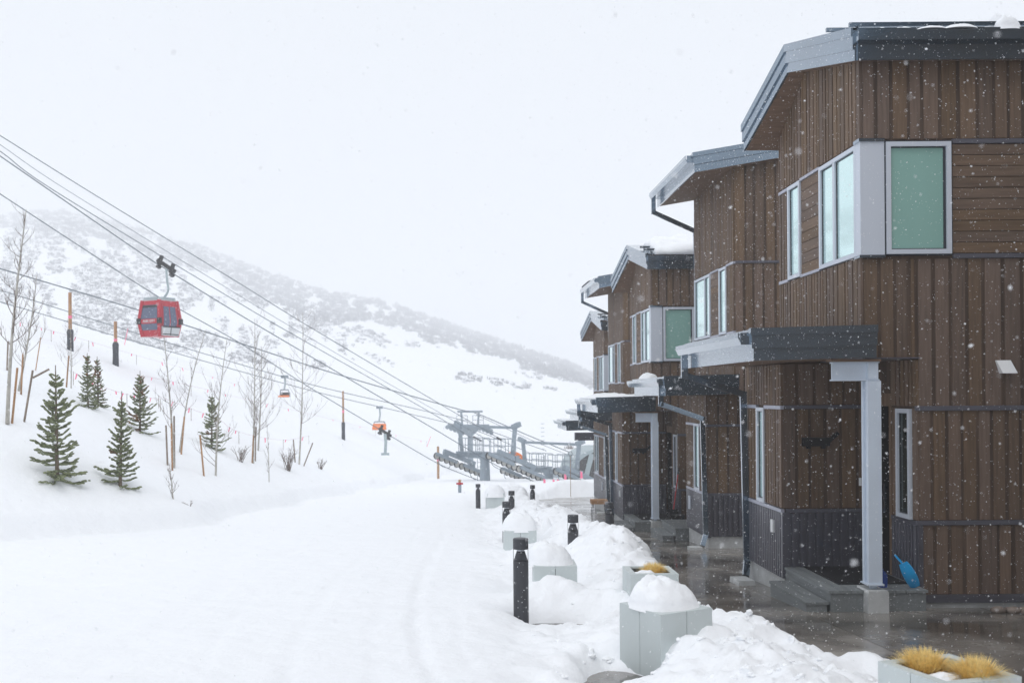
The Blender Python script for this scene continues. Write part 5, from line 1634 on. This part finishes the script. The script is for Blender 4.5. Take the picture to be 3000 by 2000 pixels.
# pink flagging on cords strung across the bank
def flag_line(pts, label, nflag, hgt_, seed):
    rs = random.Random(seed)
    P = [hit(x, y) + Vector((0, 0, hgt_)) for x, y in pts]
    c = P[0].copy()
    t = thing('flag_line', label, 'flag line', c, 0, 'pink flagging lines on the bank')
    S = smooth_pts(P, 5) if len(P) > 2 else P
    obj('cord', MB().poly([p - c for p in S], .006, 4), M['cord'], t)
    for k in range(nflag):
        f_ = (k + rs.uniform(.2, .8)) / nflag * (len(S) - 1); i = int(f_); p = S[i].lerp(S[min(i + 1, len(S) - 1)], f_ - i) - c
        L = rs.uniform(.14, .26); w = rs.uniform(.022, .038); sw = rs.uniform(-.4, .4)
        obj('flag', MB().hexa([(p.x + sw * L - w, p.y - .004, p.z - L), (p.x + sw * L + w * .6, p.y - .004, p.z - L * .92), (p.x + sw * L + w * .6, p.y + .004, p.z - L * .92), (p.x + sw * L - w, p.y + .004, p.z - L)],
                              [(p.x - w, p.y - .004, p.z), (p.x + w, p.y - .004, p.z), (p.x + w, p.y + .004, p.z), (p.x - w, p.y + .004, p.z)]), M['pink'], t)
    for i, p in enumerate(P):
        obj('stick', MB().poly([p - c - Vector((0, 0, hgt_ + .1)), p - c + Vector((0, 0, .03))], .012, 5), M['greystake'], t)
flag_line([(215, 1128), (300, 1170), (372, 1192), (470, 1205)], 'pink flag line passing the close spruce pair', 7, .55, 1)
flag_line([(465, 1195), (560, 1232), (640, 1262), (700, 1300), (830, 1318), (905, 1300)], 'pink flag line between the aspens', 9, .55, 2)
flag_line([(40, 975), (150, 1000), (260, 1030), (400, 1068), (560, 1110), (700, 1150)], 'upper pink flag line along the crest of the bank', 11, .6, 3)
flag_line([(420, 1135), (560, 1160), (720, 1195), (900, 1230), (1100, 1275), (1250, 1308)], 'long pink flag line running down to the lift', 10, .6, 4)
# pink markers planted around the lift base
for k, (px, py, Yp, lab) in enumerate([(1654, 1398, 62, 'pink marker flag left of the terminal rib'), (1701, 1390, 62, 'pink marker flag on the terminal rib'), (1593, 1420, 60, 'pink marker flag under the right sheaves'), (1620, 1428, 58, 'low pink marker flag on the far snow bank'), (1633, 1425, 58, 'pink marker flag in front of the lower wheel')]):
    p = at(px, py, Yp); gz = float(hill(p.x, Yp))
    t = thing('marker_flag', lab, 'flag', (p.x, Yp, gz), 0, 'pink marker flags at the lift base')
    hh_ = max(.25, p.z - gz)
    obj('stick', MB().poly([(0, 0, -.1), (0, 0, hh_ + .25)], .012, 5), M['greystake'], t)
    obj('flag', MB().hexa([(-.02, -.01, hh_ - .25), (.14, -.03, hh_ - .2), (.14, -.02, hh_ - .2), (-.02, .0, hh_ - .25)], [(-.02, -.01, hh_ + .22), (.10, -.03, hh_ + .18), (.10, -.02, hh_ + .18), (-.02, .0, hh_ + .22)]), M['pink'], t)

# ================================================================== AIR: haze and falling snow
hz = MB().box(-1300, 2300, -90, 1900, -14.5, 225)
hm = bpy.data.materials.new('snowy_air'); hm.use_nodes = True
for n in list(hm.node_tree.nodes):
    if n.type != 'OUTPUT_MATERIAL': hm.node_tree.nodes.remove(n)
pv = hm.node_tree.nodes.new('ShaderNodeVolumePrincipled')
pv.inputs['Color'].default_value = (.97, .98, 1.0, 1)
pv.inputs['Density'].default_value = .0017
hm.node_tree.links.new(pv.outputs[0], hm.node_tree.nodes['Material Output'].inputs['Volume'])
o = obj('haze', hz, hm)
tag(o, 'pale snowy air fading the mountain and the lift', 'haze', kind='stuff')

N = 190000
P = np.stack([nrg.uniform(-6, 10.5, N), nrg.uniform(1.5, 22, N), nrg.uniform(-.6, 9.8, N)], -1)
R = np.exp(nrg.normal(math.log(.0021), .38, N))[:, None]
ST = nrg.uniform(1.0, 1.8, N)[:, None]; DR = nrg.normal(0, .55, N)[:, None]
Q = nrg.normal(0, 1, (N, 3)); Q /= np.linalg.norm(Q, axis=1)[:, None]
W = np.cross(Q, nrg.normal(0, 1, (N, 3))); W /= np.linalg.norm(W, axis=1)[:, None]
E = np.cross(Q, W)
A1, A2, A3 = Q * R * ST, W * R, E * R
V = np.stack([P - A1, P + A2, P + A1, P - A2, P - A1, P + A3, P + A1, P - A3], 1).reshape(-1, 3)   # two thin crossed plates
NQ = N * 2
me = bpy.data.meshes.new('falling_snow')
me.vertices.add(len(V)); me.vertices.foreach_set('co', V.reshape(-1))
me.loops.add(len(V)); me.loops.foreach_set('vertex_index', np.arange(len(V)))
me.polygons.add(NQ); me.polygons.foreach_set('loop_start', np.arange(NQ) * 4); me.polygons.foreach_set('loop_total', np.full(NQ, 4))
me.update(); me.validate(); me.materials.append(M['flake'])
tag(link('falling_snow', me), 'snowflakes drifting down through the air in front of the houses', 'snow', kind='stuff')
